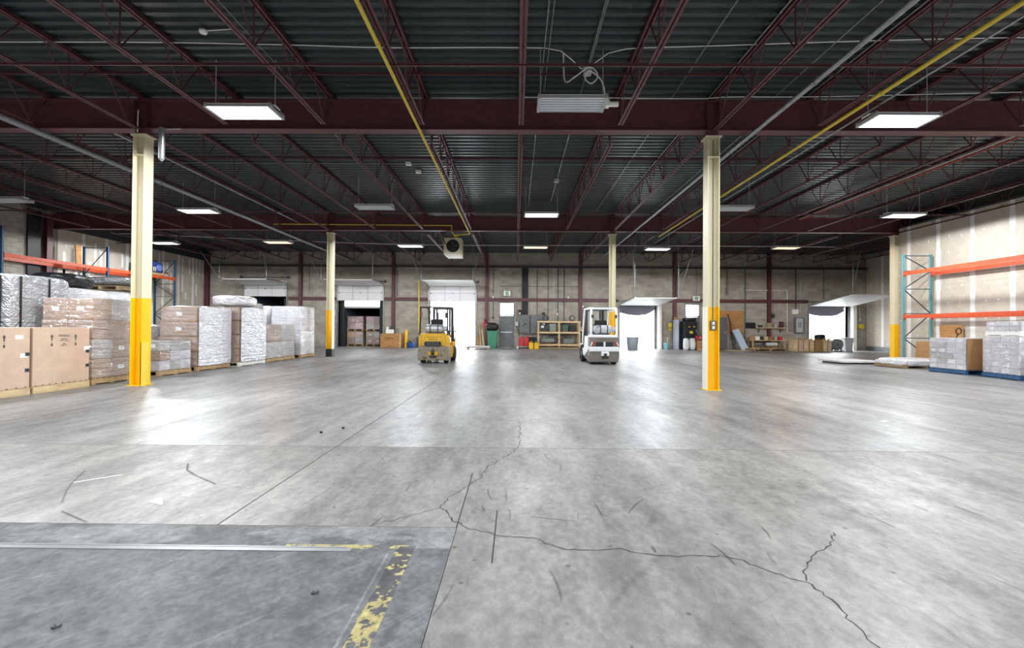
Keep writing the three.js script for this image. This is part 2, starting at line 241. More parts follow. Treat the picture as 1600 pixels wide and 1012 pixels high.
// left wall: blocks beside the camera, taped drywall towards the rear
const left = tag(new THREE.Group(), 'left side wall, bare concrete block then taped unpainted drywall', 'wall', null, 'structure'); left.name = 'wall_left'; scene.add(left);
obj('backing', bx(X0 - 0.3, X0 - 0.02, 0, 6.25, ZR, ZB), M.mortar, left);
{
  srand(17); const rest = [], tones = [M.block, S(0xb0aa9f, 0.9, { map: blotch })];
  const geo = [join(bx(-0.02, 0.005, 0.004, 0.196, -0.196, 0.196)), join(bx(-0.02, 0.008, 0.004, 0.196, -0.196, 0.196))];
  for (let r = 0; r < 31; r++) for (let k = 0; k < 77; k++) {
    const z = 11.9 - 0.4 * k - (r % 2) * 0.2, y = r * 0.2; if (z < -18.65) continue;
    if (z < -16.3 && y > 2.5 && y < 5.6) { const m = put('block', geo[k % 2], tones[(k * 7 + r * 3) % 2], left); m.position.set(X0, y, z); } else rest.push(bx(X0 - 0.02, X0 + 0.006, y + 0.004, y + 0.196, z - 0.196, z + 0.196));
  }
  obj('block_courses', rest, M.block, left).userData.kind = 'stuff';
}
function drywall(parent, x, face, zA, zB, top, step, seedN, patches) {      // upright sheets, filled joints, screw spots; face = side it looks to
  srand(seedN); const f = face; let k = 0;
  for (let z = zA; z > zB + 0.05; z -= step, k++) {
    const z1 = Math.max(zB, z - step);
    for (const [a, b] of [[0, 3.05], [3.05, top]]) obj('drywall_sheet', bx(x, x + f * 0.016, a + 0.002, b - 0.002, z1 + 0.002, z - 0.002), M.drywall, parent);
    if (k) obj('joint_tape', Array.from({ length: 14 }, (_, i) => { const w = rr(0.075, 0.1); return bx(x + f * 0.010, x + f * 0.0185, top * i / 14, top * (i + 1) / 14, z - w, z + w); }), M.tape, parent);
    if (patches) for (let q = 0; q < 4; q++) { const zz = z - step * (0.25 + 0.25 * (q % 3)), y = rr(2.3, 4.6), h = rr(0.4, 1.2); obj('filler_patch', bx(x + f * 0.01, x + f * 0.0182, y, Math.min(top - 0.1, y + h), zz - 0.06, zz + 0.06), M.tape, parent); }
    const spots = []; for (let q = 1; q < 3; q++) for (let y = 0.5; y < top - 0.2; y += 0.62) spots.push(cyl(x + f * 0.0165, y + rr(-0.05, 0.05), z - step * q / 3 + rr(-0.04, 0.04), rr(0.02, 0.04), 0.03, 0.003, 9, 'x'));
    obj('screw_filler', spots, M.dust, parent).userData.kind = 'stuff';
  }
}
drywall(left, X0 - 0.012, 1, -20.15, -29.7, 5.55, 1.22, 33, true);
obj('wall_head', bx(X0 - 0.02, X0 + 0.02, 5.55, 6.2, ZR, -20.1), M.darkGrey, left);
// partition on the right column line
const part = tag(new THREE.Group(), 'taped unpainted drywall partition behind the right rack', 'wall', null, 'structure'); part.name = 'wall_right'; scene.add(part);
obj('stud_core', bx(16.52, 16.68, 0, 5.62, -19.75, ZB), M.drywall, part);
drywall(part, 16.51, -1, -8.6, -19.78, 5.62, 1.335, 35, false);
obj('top_track', bx(16.46, 16.7, 5.62, 5.68, -19.78, ZB), M.darkGrey, part);
// far right end wall (lit by the last dock door)
const endw = tag(new THREE.Group(), 'drywall end wall beside the last dock door, pale grey base strip', 'wall', null, 'structure'); endw.name = 'wall_end'; scene.add(endw);
obj('backing', bx(X1 + 0.02, X1 + 0.3, 0, 6.25, ZR, ZB), M.mortar, endw);
drywall(endw, X1 + 0.01, -1, -19.6, -30.0, 5.9, 1.3, 37, false);
shell('baseboard_right', bx(X1 - 0.03, X1 - 0.008, 0, 0.28, -30.0, -19.8), M.grey, 'grey base strip along the end wall', 'baseboard');
shell('wall_back', bx(X0 - 0.3, X1 + 0.3, 0, 6.25, ZB, ZB + 0.3), M.block, 'concrete block wall behind the camera');
// ceiling: fluted steel deck under the roof slab
{
  const v = [], pitch = 0.22, q = (z0, y0, z1, y1) => v.push(X0 - 0.3, y0, z0, X1 + 0.3, y0, z0, X1 + 0.3, y1, z1, X0 - 0.3, y0, z0, X1 + 0.3, y1, z1, X0 - 0.3, y1, z1);
  for (let z = ZB + 0.2; z > ZR - 0.3; z -= pitch) { q(z, 6.2, z - 0.075, 6.2); q(z - 0.075, 6.2, z - 0.095, 6.242); q(z - 0.095, 6.242, z - 0.2, 6.242); q(z - 0.2, 6.242, z - 0.22, 6.2); }
  const g = new THREE.BufferGeometry(); g.setAttribute('position', new THREE.BufferAttribute(new Float32Array(v), 3)); g.computeVertexNormals();
  const c = tag(new THREE.Group(), 'dark painted fluted steel roof deck', 'ceiling', null, 'structure'); c.name = 'ceiling'; scene.add(c);
  obj('fluted_deck', g, M.deck, c); obj('roof_slab', bx(X0 - 0.3, X1 + 0.3, 6.26, 6.45, ZR - 0.28, ZB + 0.3), M.darkGrey, c);
}
shell('exterior_apron', [bx(-45, 45, -1.4, -1.2, -75, ZR - 0.25)], M.apron, 'pale concrete dock apron outside the doors', 'pavement');
// ---------------------------------------------------------------- roof steel
const XL = -7.88, XR = 4.312, JS = 2.032, D1 = -9.823, D2 = -19.91;
const beamGeo = (x0, x1, z) => ({ web: bx(x0, x1, 5.49, 6.08, z - 0.008, z + 0.008), bot: bx(x0, x1, 5.465, 5.49, z - 0.12, z + 0.12), top: bx(x0, x1, 6.08, 6.105, z - 0.12, z + 0.12) });
function roofBeam(z, x0, x1, label) {
  const t = thing('roof_beam', label, 'beam', [0, 0, 0], 0, 'main roof beams', 'structure'), g = beamGeo(x0, x1, z);
  obj('web', g.web, M.maroon, t); obj('bottom_flange', g.bot, M.maroon, t); obj('top_flange', g.top, M.maroon, t);
  const st = []; for (let x = XL - 12.192; x <= x1; x += 12.192) for (const d of [-0.13, 0.13]) if (x + d > x0) st.push(bx(x + d - 0.006, x + d + 0.006, 5.49, 6.08, z - 0.11, z + 0.11));
  obj('stiffener', st, M.maroon, t); return t;
}
roofBeam(D1, X0, X1, 'deep maroon roof beam carried by the two nearer columns');
roofBeam(D2, X0 + 0.05, X1, 'maroon roof beam on the two farther columns');
roofBeam(0.26, X0, X1, 'maroon roof beam above the camera');
// joists: chords, and at each bottom panel point a vertical between two leaning bars
const BAR = { v: join(rod([0, 5.47, 0], [0, 6.14, 0], 0.013)), f: join(rod([0, 5.47, 0], [0, 6.14, -0.46], 0.013)), b: join(rod([0, 5.47, 0], [0, 6.14, 0.46], 0.013)) };
const ORD = ['first', 'second', 'third', 'fourth', 'fifth', 'sixth', 'seventh', 'eighth', 'ninth', 'tenth', 'eleventh'];
const chordCache = {};
function joist(k, zA, zB, endA, endB, bay) {                 // zA nearer the camera, zB farther; ends = gap of the bottom chord to the beam
  const x = XL + k * JS, atCol = ((k % 6) + 6) % 6 === 0;
  const where = k < 0 ? ORD[-k - 1] + ' left of the left column line' : k === 0 ? 'on the left column line' : k < 6 ? ORD[k - 1] + ' right of the left column line' : k === 6 ? 'on the right column line' : ORD[k - 7] + ' right of the right column line';
  const t = thing('roof_joist', 'open-web joist ' + bay + ', ' + where, 'joist', [x, 0, 0], 0, 'maroon open-web roof joists', 'structure');
  const key = [zA, zB, endA, endB, atCol].join(), a = atCol && endA < 1 ? zA - 0.14 : zA - endA, b = atCol && endB < 1 ? zB + 0.14 : zB + endB;
  chordCache[key] ??= [join([bx(-0.055, -0.009, 6.135, 6.142, zA, zB), bx(0.009, 0.055, 6.135, 6.142, zA, zB), bx(-0.055, 0.055, 6.19, 6.199, zA, zB), bx(-0.015, -0.009, 6.135, 6.199, zA, zB), bx(0.009, 0.015, 6.135, 6.199, zA, zB), bx(-0.05, 0.05, 6.105, 6.135, zA - 0.1, zA), bx(-0.05, 0.05, 6.105, 6.135, zB, zB + 0.1)]),
    join([bx(-0.052, -0.008, 5.44, 5.447, a, b), bx(0.008, 0.052, 5.44, 5.447, a, b), bx(-0.014, -0.008, 5.44, 5.492, a, b), bx(0.008, 0.014, 5.44, 5.492, a, b)])];
  put('top_chord', chordCache[key][0], M.maroon, t); put('bottom_chord', chordCache[key][1], M.maroon, t);
  const s = zA - Math.max(endA, 0.4), e = zB + Math.max(endB, 0.4), n = Math.round((s - e) / 1.25), step = (s - e) / n;
  for (let i = 0; i <= n; i++) { const z = s - i * step; if (i) put('web_bar', BAR.b, M.maroon, t).position.z = z; put('web_bar', BAR.v, M.maroon, t).position.z = z; if (i < n) put('web_bar', BAR.f, M.maroon, t).position.z = z; }
  obj('end_bar', [rod([0, 5.47, s], [0, 6.14, zA - 0.05], 0.015), rod([0, 5.47, e], [0, 6.14, zB + 0.05], 0.015)], M.maroon, t);
}
for (let k = -2; k <= 10; k++) joist(k, 0.1, D1, 0.6, 0.4, 'before the nearer beam');
for (let k = -5; k <= 12; k++) joist(k, D1, D2, 0.62, 0.45, 'between the two beams');
for (let k = -5; k <= 14; k++) joist(k, D2, ZR, 0.62, 1.45, 'behind the farther beam');
function bridging(y, z, x0, x1, label) { one('bridging_angle', [bx(x0, x1, y, y + 0.006, z - 0.035, z), bx(x0, x1, y, y + 0.04, z - 0.005, z)], M.maroon, label, 'bridging', 'joist bridging angles', 'structure'); }
bridging(5.425, -7.25, X0, X1, 'maroon bridging angle under the joists before the nearer beam');
bridging(6.085, -8.7, X0, X1, 'upper bridging angle close to the nearer beam');
bridging(6.085, -13.1, X0, X1, 'upper bridging angle just behind the nearer beam');
bridging(5.425, -16.6, X0, X1, 'lower bridging angle short of the farther beam');
bridging(5.425, -23.1, X0, X1, 'lower bridging angle behind the farther beam');
// ---------------------------------------------------------------- columns
function column(x, z, label, { faces = 'yy', band = 1.85, black = 0, extra } = {}) {      // faces: paint of the -x and +x flange below the band
  const t = thing('steel_column', label, 'column', [x, 0, z], 0, 'steel columns', 'structure'), b = 0.125, h = 5.33, P = { y: M.yellow, w: M.cream };
  obj('web', bx(-b + 0.016, b - 0.016, band, h, -0.006, 0.006), M.cream, t);
  obj('flange', bx(-b, -b + 0.016, band, h, -b, b), M.cream, t); obj('flange', bx(b - 0.016, b, band, h, -b, b), M.cream, t);
  obj('painted_web', bx(-b + 0.016, b - 0.016, 0.012, band, -0.006, 0.006), M.yellow, t);
  for (const [s, c] of [[-1, faces[0]], [1, faces[1]]]) { obj('painted_flange', bx(s * b, s * (b - 0.016), 0.012, band, -b, b), M.yellow, t); if (c === 'w') obj('pale_face', bx(s * b, s * (b + 0.006), 0.012, band, -b, b), M.whitePaint, t); }
  obj('base_plate', bx(-0.17, 0.17, 0, 0.012, -0.17, 0.17), black ? M.black : M.yellow, t);
  if (black) obj('black_band', bx(-b - 0.004, b + 0.008, 0.012, black, -b - 0.004, b + 0.004), M.black, t);
  obj('cap_plate', [bx(-0.17, 0.17, h, h + 0.02, -0.15, 0.15), bx(-0.16, -0.145, h - 0.02, h, -0.14, 0.14)], M.cream, t);
  obj('splice_line', bx(-b - 0.002, b + 0.002, h - 0.42, h - 0.41, -b - 0.002, b + 0.002), M.cream, t);
  obj('beam_seat', bx(-0.1, 0.1, h + 0.02, 5.465, -0.1, 0.1), M.maroon, t);
  extra?.(t, b); return t;
}
column(XL, D1, 'cream steel column with tall yellow base and yellow kick guard, beside wrapped pallets', { band: 1.86, extra: (t, b) => { obj('kick_guard', [bx(b + 0.005, b + 0.02, 0, 0.92, -0.06, 0.16), bx(b + 0.005, b + 0.12, 0, 0.92, 0.145, 0.16)], S(0xf2cf4a, 0.45), t); obj('tie_rod', [rod([-0.02, 5.38, 0.14], [-0.01, 5.85, 0.14], 0.012)], M.whitePaint, t); } });
column(XR, D1, 'cream steel column with yellow base and outlet box, in the open floor', { faces: 'wy', band: 1.75, extra: (t) => { const o = sub('outlet_box', t, [0.03, 1.36, 0.03]); obj('box', rb(0, 0, 0, 0.12, 0.2, 0.05, 0.01), M.grey, o); obj('receptacle', [cb(0, 0.045, 0.027, 0.05, 0.06, 0.006), cb(0, -0.045, 0.027, 0.05, 0.06, 0.006)], M.paper, o); obj('conduit', rod([0.03, 1.45, 0.02], [0.03, 5.3, 0.02], 0.01), M.grey, t); } });
column(XL, D2, 'distant cream column with yellow band and black foot, at the end of the wrapped pallets', { faces: 'yw', band: 2.0, black: 0.33 });
column(XR, D2, 'distant cream column with yellow base, behind the white forklift', { band: 2.0 });
column(16.42, D2 + 0.02, 'cream column with yellow foot at the end of the drywall partition', { band: 1.55 });
// ---------------------------------------------------------------- rear and side wall steel
const WN = ['in the left rear corner', 'between the first two dock doors', 'between the second and third dock doors', 'beside the green bin', 'behind the wooden rack', 'beside the black cabinet', 'behind the workbench'];
for (let k = 0; k < 7; k++) { const x = XL + (k - 2) * 6.096 + 0.05; const t = thing('wall_post', 'maroon steel wall post ' + WN[k], 'post', [x, 0, ZR], 0, 'maroon posts on the rear wall', 'structure'); obj('front_flange', bx(-0.1, 0.1, 0, 6.1, 0.17, 0.185), M.maroon, t); obj('web', bx(-0.006, 0.006, 0, 6.1, 0.015, 0.17), M.maroon, t); obj('back_flange', bx(-0.1, 0.1, 0, 6.1, 0.003, 0.015), M.maroon, t); }
const girt = (y, x0, x1, m, label) => one('wall_girt', [bx(x0, x1, y, y + 0.012, ZR + 0.003, ZR + 0.16), bx(x0, x1, y - 0.1, y + 0.012, ZR + 0.003, ZR + 0.016), bx(x0, x1, y - 0.1, y + 0.1, ZR + 0.15, ZR + 0.16)], m, label, 'girt', 'girts on the rear wall', 'structure');
girt(3.14, -14.7, -11.6, M.maroon, 'maroon wall rail between the first and second dock doors');
girt(3.14, -8.4, -5.6, M.maroon, 'maroon wall rail between the second and third dock doors');
girt(3.14, -2.35, 6.7, M.maroon, 'long maroon wall rail above the wooden rack');
girt(3.14, 9.5, 19.0, M.maroon, 'long maroon wall rail above the workbench');
one('wall_girt', bx(-0.9, 4.2, 4.0, 4.05, ZR + 0.003, ZR + 0.05), M.grey, 'thin grey rail high on the rear wall above the wooden rack', 'girt', 'girts on the rear wall', 'structure');
one('wall_girt', [bx(X0 + 0.4, X1, 5.22, 5.32, ZR + 0.003, ZR + 0.2)], M.darkGrey, 'dark steel rail along the top of the rear wall', 'girt', null, 'structure');
{ const t = thing('wall_post', 'maroon steel post on the left wall at the end of the farther beam', 'post', [X0, 0, D2 + 0.3], 0, null, 'structure'); obj('front_flange', bx(0.2, 0.22, 0, 6.0, -0.12, 0.12), M.maroon, t); obj('web', bx(0.01, 0.2, 0, 6.0, -0.006, 0.006), M.maroon, t); obj('back_flange', bx(0.003, 0.018, 0, 6.0, -0.12, 0.12), M.maroon, t); }
shell('trim_1', bx(X0 + 0.001, X0 + 0.06, 0, 6.1, -19.4, -18.86), M.black, 'black strip of painted-in shade on the left wall beside the maroon post', 'trim');  // black colour stands in for the shaded flange of the wall post
{ const t = thing('wall_post', 'dark maroon post in the far left corner of the drywall', 'post', [X0, 0, -29.75], 0, null, 'structure'); obj('front_flange', bx(0.2, 0.22, 0, 6.0, -0.12, 0.12), M.maroon, t); obj('web', bx(0.01, 0.2, 0, 6.0, -0.006, 0.006), M.maroon, t); }
// steel frame beside the partition
one('angle_brace', [bar([21.3, 5.2, -24], [22.3, 3.3, -24], 0.05, 0.05), bar([22.3, 3.3, -24], [22.3, 5.4, -24], 0.05, 0.05), bar([20.7, 5.22, -24], [22.6, 5.22, -24], 0.05, 0.05), bar([21.3, 5.2, -24], [21.3, 6.2, -24], 0.03, 0.03)], M.rackDark, 'thin dark triangular hanger frame beside the partition end', 'brace');
// ---------------------------------------------------------------- lamps
const lensMat = (c, e) => new THREE.MeshStandardMaterial({ color: 0xffffff, emissive: c, emissiveIntensity: e, roughness: 0.5 });
const tubeOff = S(0xf4f6f6, 0.3), refl = S(0xdfe6ee, 0.18, { metalness: 0.6 });
function highBay(x, z, label, { on = 1, warm = false, turn = 0, y = 5.2, hang = 5.46, detail = false } = {}) {
  const t = thing('ceiling_light', label, 'ceiling light', [x, y, z], turn, 'fluorescent high bay lights'), c = warm ? new THREE.Color(1, 0.62, 0.34) : new THREE.Color(0.95, 0.98, 1.0);
  const W = 1.2, D = 0.52, tm = on ? lensMat(c, warm ? 2.5 : 8) : tubeOff;
  obj('housing', [bx(-W / 2, W / 2, 0.045, 0.06, -D / 2, D / 2), bx(-W / 2, W / 2, 0.06, 0.115, -0.1, 0.1)], M.paper, t);
  const R = []; for (let k = 0; k <= 6; k++) { const zz = -D / 2 + k * D / 6; R.push(bx(-W / 2 + 0.03, W / 2 - 0.03, 0.0, 0.045, zz - 0.005, zz + 0.005)); } obj('reflector', R, refl, t);
  for (const s of [-1, 1]) obj('end_cap', [bx(s * W / 2, s * (W / 2 - 0.045), -0.01, 0.075, -D / 2, D / 2)], M.lightGrey, t);
  for (let k = 0; k < 6; k++) obj('lamp_tube', cyl(0, 0.02, -D / 2 + (k + 0.5) * D / 6, 0.017, 0.017, W - 0.08, 8, 'x'), tm, t);
  for (const s of [-1, 1]) obj('hanger', [rod([s * 0.55, 0.06, 0], [s * 0.55, 6.19 - y, 0], 0.007)], M.lightGrey, t);
  if (detail) { obj('sensor', [cyl(0.72, 0.02, 0.0, 0.045, 0.045, 0.2, 12, 'x'), cb(0.63, 0.02, 0, 0.06, 0.1, 0.12)], M.paper, t); obj('power_cord', tube([[0.6, 0.1, 0], [0.52, 0.4, 0.05], [0.3, 0.55, 0.1], [0.22, 0.42, 0.1], [0.33, 0.32, 0.12], [0.44, 0.46, 0.12], [0.3, 0.62, 0.1], [0.05, 0.45, 0.1], [-0.12, 0.4, 0.05], [-0.15, 0.9, 0]], 0.012, 60), M.paper, t); }
  if (on) { const l = new THREE.RectAreaLight(c, LAMP * on, W - 0.08, D - 0.04); l.rotation.x = -Math.PI / 2; l.rotation.z = 0; l.position.set(0, -0.014, 0); l.castShadow = true; t.add(l); const s = new THREE.SpotLight(c, SPREAD * on, 0, 1.555, 0.04, 2); s.position.set(0, -0.06, 0); s.target.position.set(0, -3, 0); s.shadow.radius = 10; s.castShadow = true; t.add(s, s.target); }
  return t;
}
highBay(-4.85, -8.42, 'bright fluorescent high bay near the left front column');
highBay(7.31, -8.68, 'bright fluorescent high bay right of the right front column');
highBay(1.12, -8.08, 'switched-off fluorescent high bay with looped white cord, before the nearer beam', { on: 0, detail: true });
highBay(-10.75, -15.7, 'lit high bay seen just right of the left front column', {});
highBay(1.03, -16.0, 'lit high bay in the middle, between the two beams');
highBay(13.4, -15.85, 'lit high bay close to the drywall partition');
highBay(-4.5, -15.1, 'unlit high bay between the beams, left of the middle lamp', { on: 0 });
highBay(7.2, -15.05, 'unlit high bay partly behind the right front column', { on: 0 });
highBay(-16.0, -14.45, 'unlit high bay at the far left above the blue racking', { on: 0 });
highBay(-16.6, -21.8, 'lit high bay above the left racking behind the farther beam');
highBay(-10.75, -21.0, 'orange glowing lamp left of the distant left column', { warm: true, on: 0.2, y: 5.12 });
highBay(-4.95, -22.2, 'lit high bay left of the unit heater');
highBay(1.1, -22.4, 'dim warm lamp beyond the middle lit one', { warm: true, on: 0.1 });
highBay(7.1, -22.7, 'lit high bay above the fourth dock door');
highBay(13.1, -22.2, 'warm lamp behind the farther beam on the right', { warm: true, on: 0.3 });
for (const [x, z, w] of [[-10.85, -1.4, 'far left'], [-4.85, -1.4, 'left'], [1.12, -1.4, 'middle'], [7.25, -1.4, 'right'], [13.3, -1.4, 'far right'], [-10.85, -8.4, 'left in line with the two bright front lamps'], [13.3, -8.6, 'right in line with the two bright front lamps'], [-10.85, 5.6, 'rear far left'], [-4.85, 5.6, 'rear left'], [1.12, 5.6, 'rear middle'], [7.25, 5.6, 'rear right'], [13.3, 5.6, 'rear far right']]) highBay(x, z, z > -5 ? 'high bay overhead outside the view, ' + w : 'high bay outside the view, ' + w);
// ---------------------------------------------------------------- pipes, conduits and wires under the roof
const run = (name, geos, mat, label, category, group) => one(name, geos, mat, label, category, group);
const straight = (x, y, z0, z1, r, seg = 7) => rod([x, y, z0], [x, y, z1], r, seg);
const couplings = (x, y, z0, z1, step, r) => { const o = []; for (let z = z0; z > z1; z -= step) o.push(cyl(x, y, z, r, r, 0.05, 8, 'z')); return o; };
run('conduit', [straight(0.63, 6.12, 2, -18.5, 0.013), couplings(0.63, 6.12, -1, -18, 3, 0.018)], M.galv, 'thin grey conduit under the deck left of the unlit front lamp', 'conduit', 'roof conduits');
run('conduit', [straight(0.71, 6.12, 2, -9.4, 0.01)], M.galv, 'short thin conduit beside the one left of the unlit front lamp', 'conduit', 'roof conduits');
run('conduit', [straight(1.47, 6.12, 2, -17.5, 0.013), straight(1.5, 6.12, 2, -9.0, 0.01)], M.galv, 'thin grey conduit with a junction box above the unlit front lamp', 'conduit', 'roof conduits');
run('junction_box', [rb(1.47, 6.05, -8.55, 0.14, 0.1, 0.14, 0.01), cb(1.47, 6.0, -8.55, 0.1, 0.01, 0.1)], M.lightGrey, 'small pale junction box above the unlit front lamp', 'junction box');
run('junction_box', [rb(1.45, 6.06, -14.9, 0.16, 0.1, 0.16, 0.01)], M.lightGrey, 'small junction box above the middle lit lamp', 'junction box');
run('conduit', [straight(3.4, 6.12, 2, -9.75, 0.01), straight(3.44, 6.12, -9.9, -19.0, 0.01)], M.galv, 'thin conduit left of the right front column', 'conduit', 'roof conduits');
run('conduit', [straight(4.18, 6.12, 2, -19.6, 0.014), couplings(4.18, 6.12, -1, -19, 3, 0.019)], M.galv, 'conduit under the deck on the right column line', 'conduit', 'roof conduits');
run('conduit', [straight(6.18, 6.12, 2, -19.6, 0.012)], M.galv, 'thin conduit right of the right front column', 'conduit', 'roof conduits');
run('conduit', [straight(7.28, 6.12, 2, -9.3, 0.012), straight(7.6, 6.12, -9.9, -19.6, 0.01)], M.galv, 'thin conduit above the bright right front lamp', 'conduit', 'roof conduits');
run('conduit', [straight(5.5, 6.1, -5, -9.6, 0.011), straight(5.75, 6.1, -10, -19.6, 0.011)], M.galv, 'thin conduit above the thick silver pipe', 'conduit', 'roof conduits');
run('conduit', [straight(-4.3, 6.12, -5, -9.7, 0.008), straight(-4.4, 6.1, -10, -16, 0.008)], M.galv, 'hairline conduit above the bright left front lamp', 'conduit', 'roof conduits');
run('main_pipe', [straight(5.07, 5.36, 3, -26, 0.045, 12), couplings(5.07, 5.36, -1.6, -26, 3, 0.058)], M.galv, 'thick silver pipe running back past the right front column', 'pipe');
run('gas_pipe', [straight(6.47, 5.38, 3, -20.4, 0.034, 10), couplings(6.47, 5.38, -2, -20, 6, 0.046)], M.gasYellow, 'yellow gas pipe running back on the right', 'pipe', 'yellow gas pipes');
run('conduit', [straight(6.75, 5.38, 3, -22, 0.018)], M.galv, 'thin grey conduit alongside the right yellow gas pipe', 'conduit', 'roof conduits');
run('gas_pipe', [poly([[-1.86, 5.37, 3], [-1.86, 5.37, -20.0], [-2.55, 5.37, -20.3], [-2.6, 5.4, -20.6]], 0.03, 9), couplings(-1.86, 5.37, -6.62, -20, 6.4, 0.04)], M.gasYellow, 'yellow gas pipe beside a joist, running back to the heater', 'pipe', 'yellow gas pipes');
run('gas_pipe', [poly([[-10.3, 5.7, -19.74], [-2.62, 5.67, -19.74], [-2.62, 5.41, -19.74], [-2.62, 5.41, -20.9], [-2.63, 5.5, -21.3]], 0.022, 8)], M.gasYellow, 'thin yellow gas pipe along the farther beam', 'pipe', 'yellow gas pipes');
run('gas_pipe', [poly([[-6.12, 1.0, -30.06], [-6.12, 1.0, -29.75], [-6.12, 4.3, -29.75], [-6.12, 4.3, -30.06]], 0.045, 10)], M.gasYellow, 'upright yellow gas pipe left of the third dock door', 'pipe', 'yellow gas pipes');
run('sprinkler_pipe', [straight(12.1, 5.9, -10.3, -19.5, 0.024, 8)], S(0xb5483c, 0.5), 'thin red pipe under the deck on the right', 'pipe');
run('conduit', [straight(12.1, 5.96, -10.3, -19.5, 0.014)], M.paper, 'white conduit above the thin red pipe', 'conduit', 'roof conduits');
run('main_pipe', [straight(-9.98, 5.36, -4, -29.5, 0.065, 12), couplings(-9.98, 5.36, -7, -29, 6, 0.08)], S(0x8b8f93, 0.45, { metalness: 0.5 }), 'thick grey pipe running back on the left above the pallets', 'pipe');
run('conduit', [straight(-9.2, 5.75, D1, D2, 0.025)], M.galv, 'grey conduit next to the thick grey pipe', 'conduit', 'roof conduits');
run('wire', [tube([[-20, 6.14, -7.9], [-8, 6.16, -7.85], [-4.3, 6.17, -7.92], [-2.2, 6.16, -7.99], [0, 6.17, -8.0], [0.9, 6.15, -8.05], [1.4, 6.07, -8.5], [1.9, 6.15, -8.05], [3.4, 6.17, -7.95], [8.6, 6.17, -7.7], [16, 6.15, -7.6]], 0.009, 120, 5)], M.paper, 'white wire strung across the deck before the nearer beam', 'wire');
run('wire', [tube([[0.2, 6.08, -9.55], [2.2, 6.085, -9.58], [4.0, 6.085, -9.6], [4.5, 6.07, -9.5], [6.5, 6.085, -9.5], [10.3, 6.085, -9.3]], 0.008, 60, 5)], M.paper, 'white wire along the nearer beam on the right', 'wire');
run('wire', [tube([[-20, 5.9, -22.9], [-6, 5.42, -22.85], [6, 5.42, -22.9], [16, 5.42, -22.95]], 0.014, 60, 5)], M.paper, 'white cable strung across behind the farther beam', 'wire');
run('wire', [tube([[-18, 6.15, -13.6], [0, 6.16, -13.7], [18, 6.15, -13.6]], 0.012, 60, 5)], M.galv, 'grey cable across the deck between the beams', 'wire');
{ const t = thing('smoke_detector', 'small round white detector on the deck at the left', 'detector', [-5.05, 6.12, -7.55]); obj('body', lathe([[0, 0], [0.05, 0], [0.062, 0.02], [0.062, 0.06], [0, 0.06]]), M.paper, t); obj('arm', rod([0, 0.04, 0], [0.5, 0.06, 0.02], 0.008), M.paper, t); }
for (const [x, z, w] of [[-3.05, -13.6, 'nearer'], [-2.9, -14.3, 'farther']]) one('junction_box', [rb(x, 6.13, z, 0.16, 0.09, 0.12, 0.01)], M.paper, 'small white box on the deck, the ' + w + ' of two left of centre', 'junction box');
one('hanging_vent', [cyl(-7.0, 4.95, -9.2, 0.055, 0.055, 0.62, 14), cyl(-7.0, 4.62, -9.2, 0.02, 0.055, 0.06, 14), rod([-7.0, 5.24, -9.2], [-7.0, 5.47, -9.72], 0.012)], M.steel, 'shiny steel cylinder hanging beside the left front column', 'canister');
// ---------------------------------------------------------------- unit heater
{
  const t = thing('unit_heater', 'cream gas unit heater with dark round fan, hung from the farther beam', 'heater', [-2.78, 4.62, -21.5]);
  obj('cabinet', [bx(-0.4, 0.4, 0.06, 0.8, -0.5, 0.3), bx(-0.4, 0.4, 0.06, 0.8, 0.3, 0.315)], M.cream, t);
  obj('fan_opening', cyl(0.02, 0.43, 0.318, 0.29, 0.29, 0.012, 28, 'z'), M.black, t);
  obj('fan_guard', [torus(0.02, 0.43, 0.33, 0.29, 0.012), torus(0.02, 0.43, 0.335, 0.19, 0.006), torus(0.02, 0.43, 0.335, 0.1, 0.006)], M.darkGrey, t);
  for (let k = 0; k < 4; k++) obj('fan_blade', at(new THREE.BoxGeometry(0.22, 0.1, 0.01), 0.02 + 0.13 * Math.cos(k * 1.571), 0.43 + 0.13 * Math.sin(k * 1.571), 0.322, 0, 0.3, k * 1.571), M.darkGrey, t);
  obj('bottom_pan', prism([[-0.4, 0.06], [-0.28, -0.04], [0.4, -0.04], [0.4, 0.06]], 0.8).translate(0, 0, -0.49), M.whitePaint, t);
  obj('flue', [tube([[-0.32, 0.5, 0.32], [-0.42, 0.62, 0.33], [-0.45, 0.85, 0.25], [-0.42, 1.1, 0.1]], 0.06, 20, 10), cyl(-0.42, 1.3, 0.08, 0.06, 0.06, 0.45, 12)], M.galv, t);
  obj('gas_valve', [rb(0.15, 0.9, 0.1, 0.2, 0.14, 0.16, 0.03), rod([0.15, 0.8, 0.1], [0.15, 1.0, 0.1], 0.025)], M.gasYellow, t);
  for (const [a, b] of [[-0.35, -0.4], [0.35, -0.4], [-0.35, 0.2], [0.35, 0.2]]) obj('hanger_rod', rod([a, 0.8, b], [a, 1.55, b], 0.008), M.darkGrey, t);
}
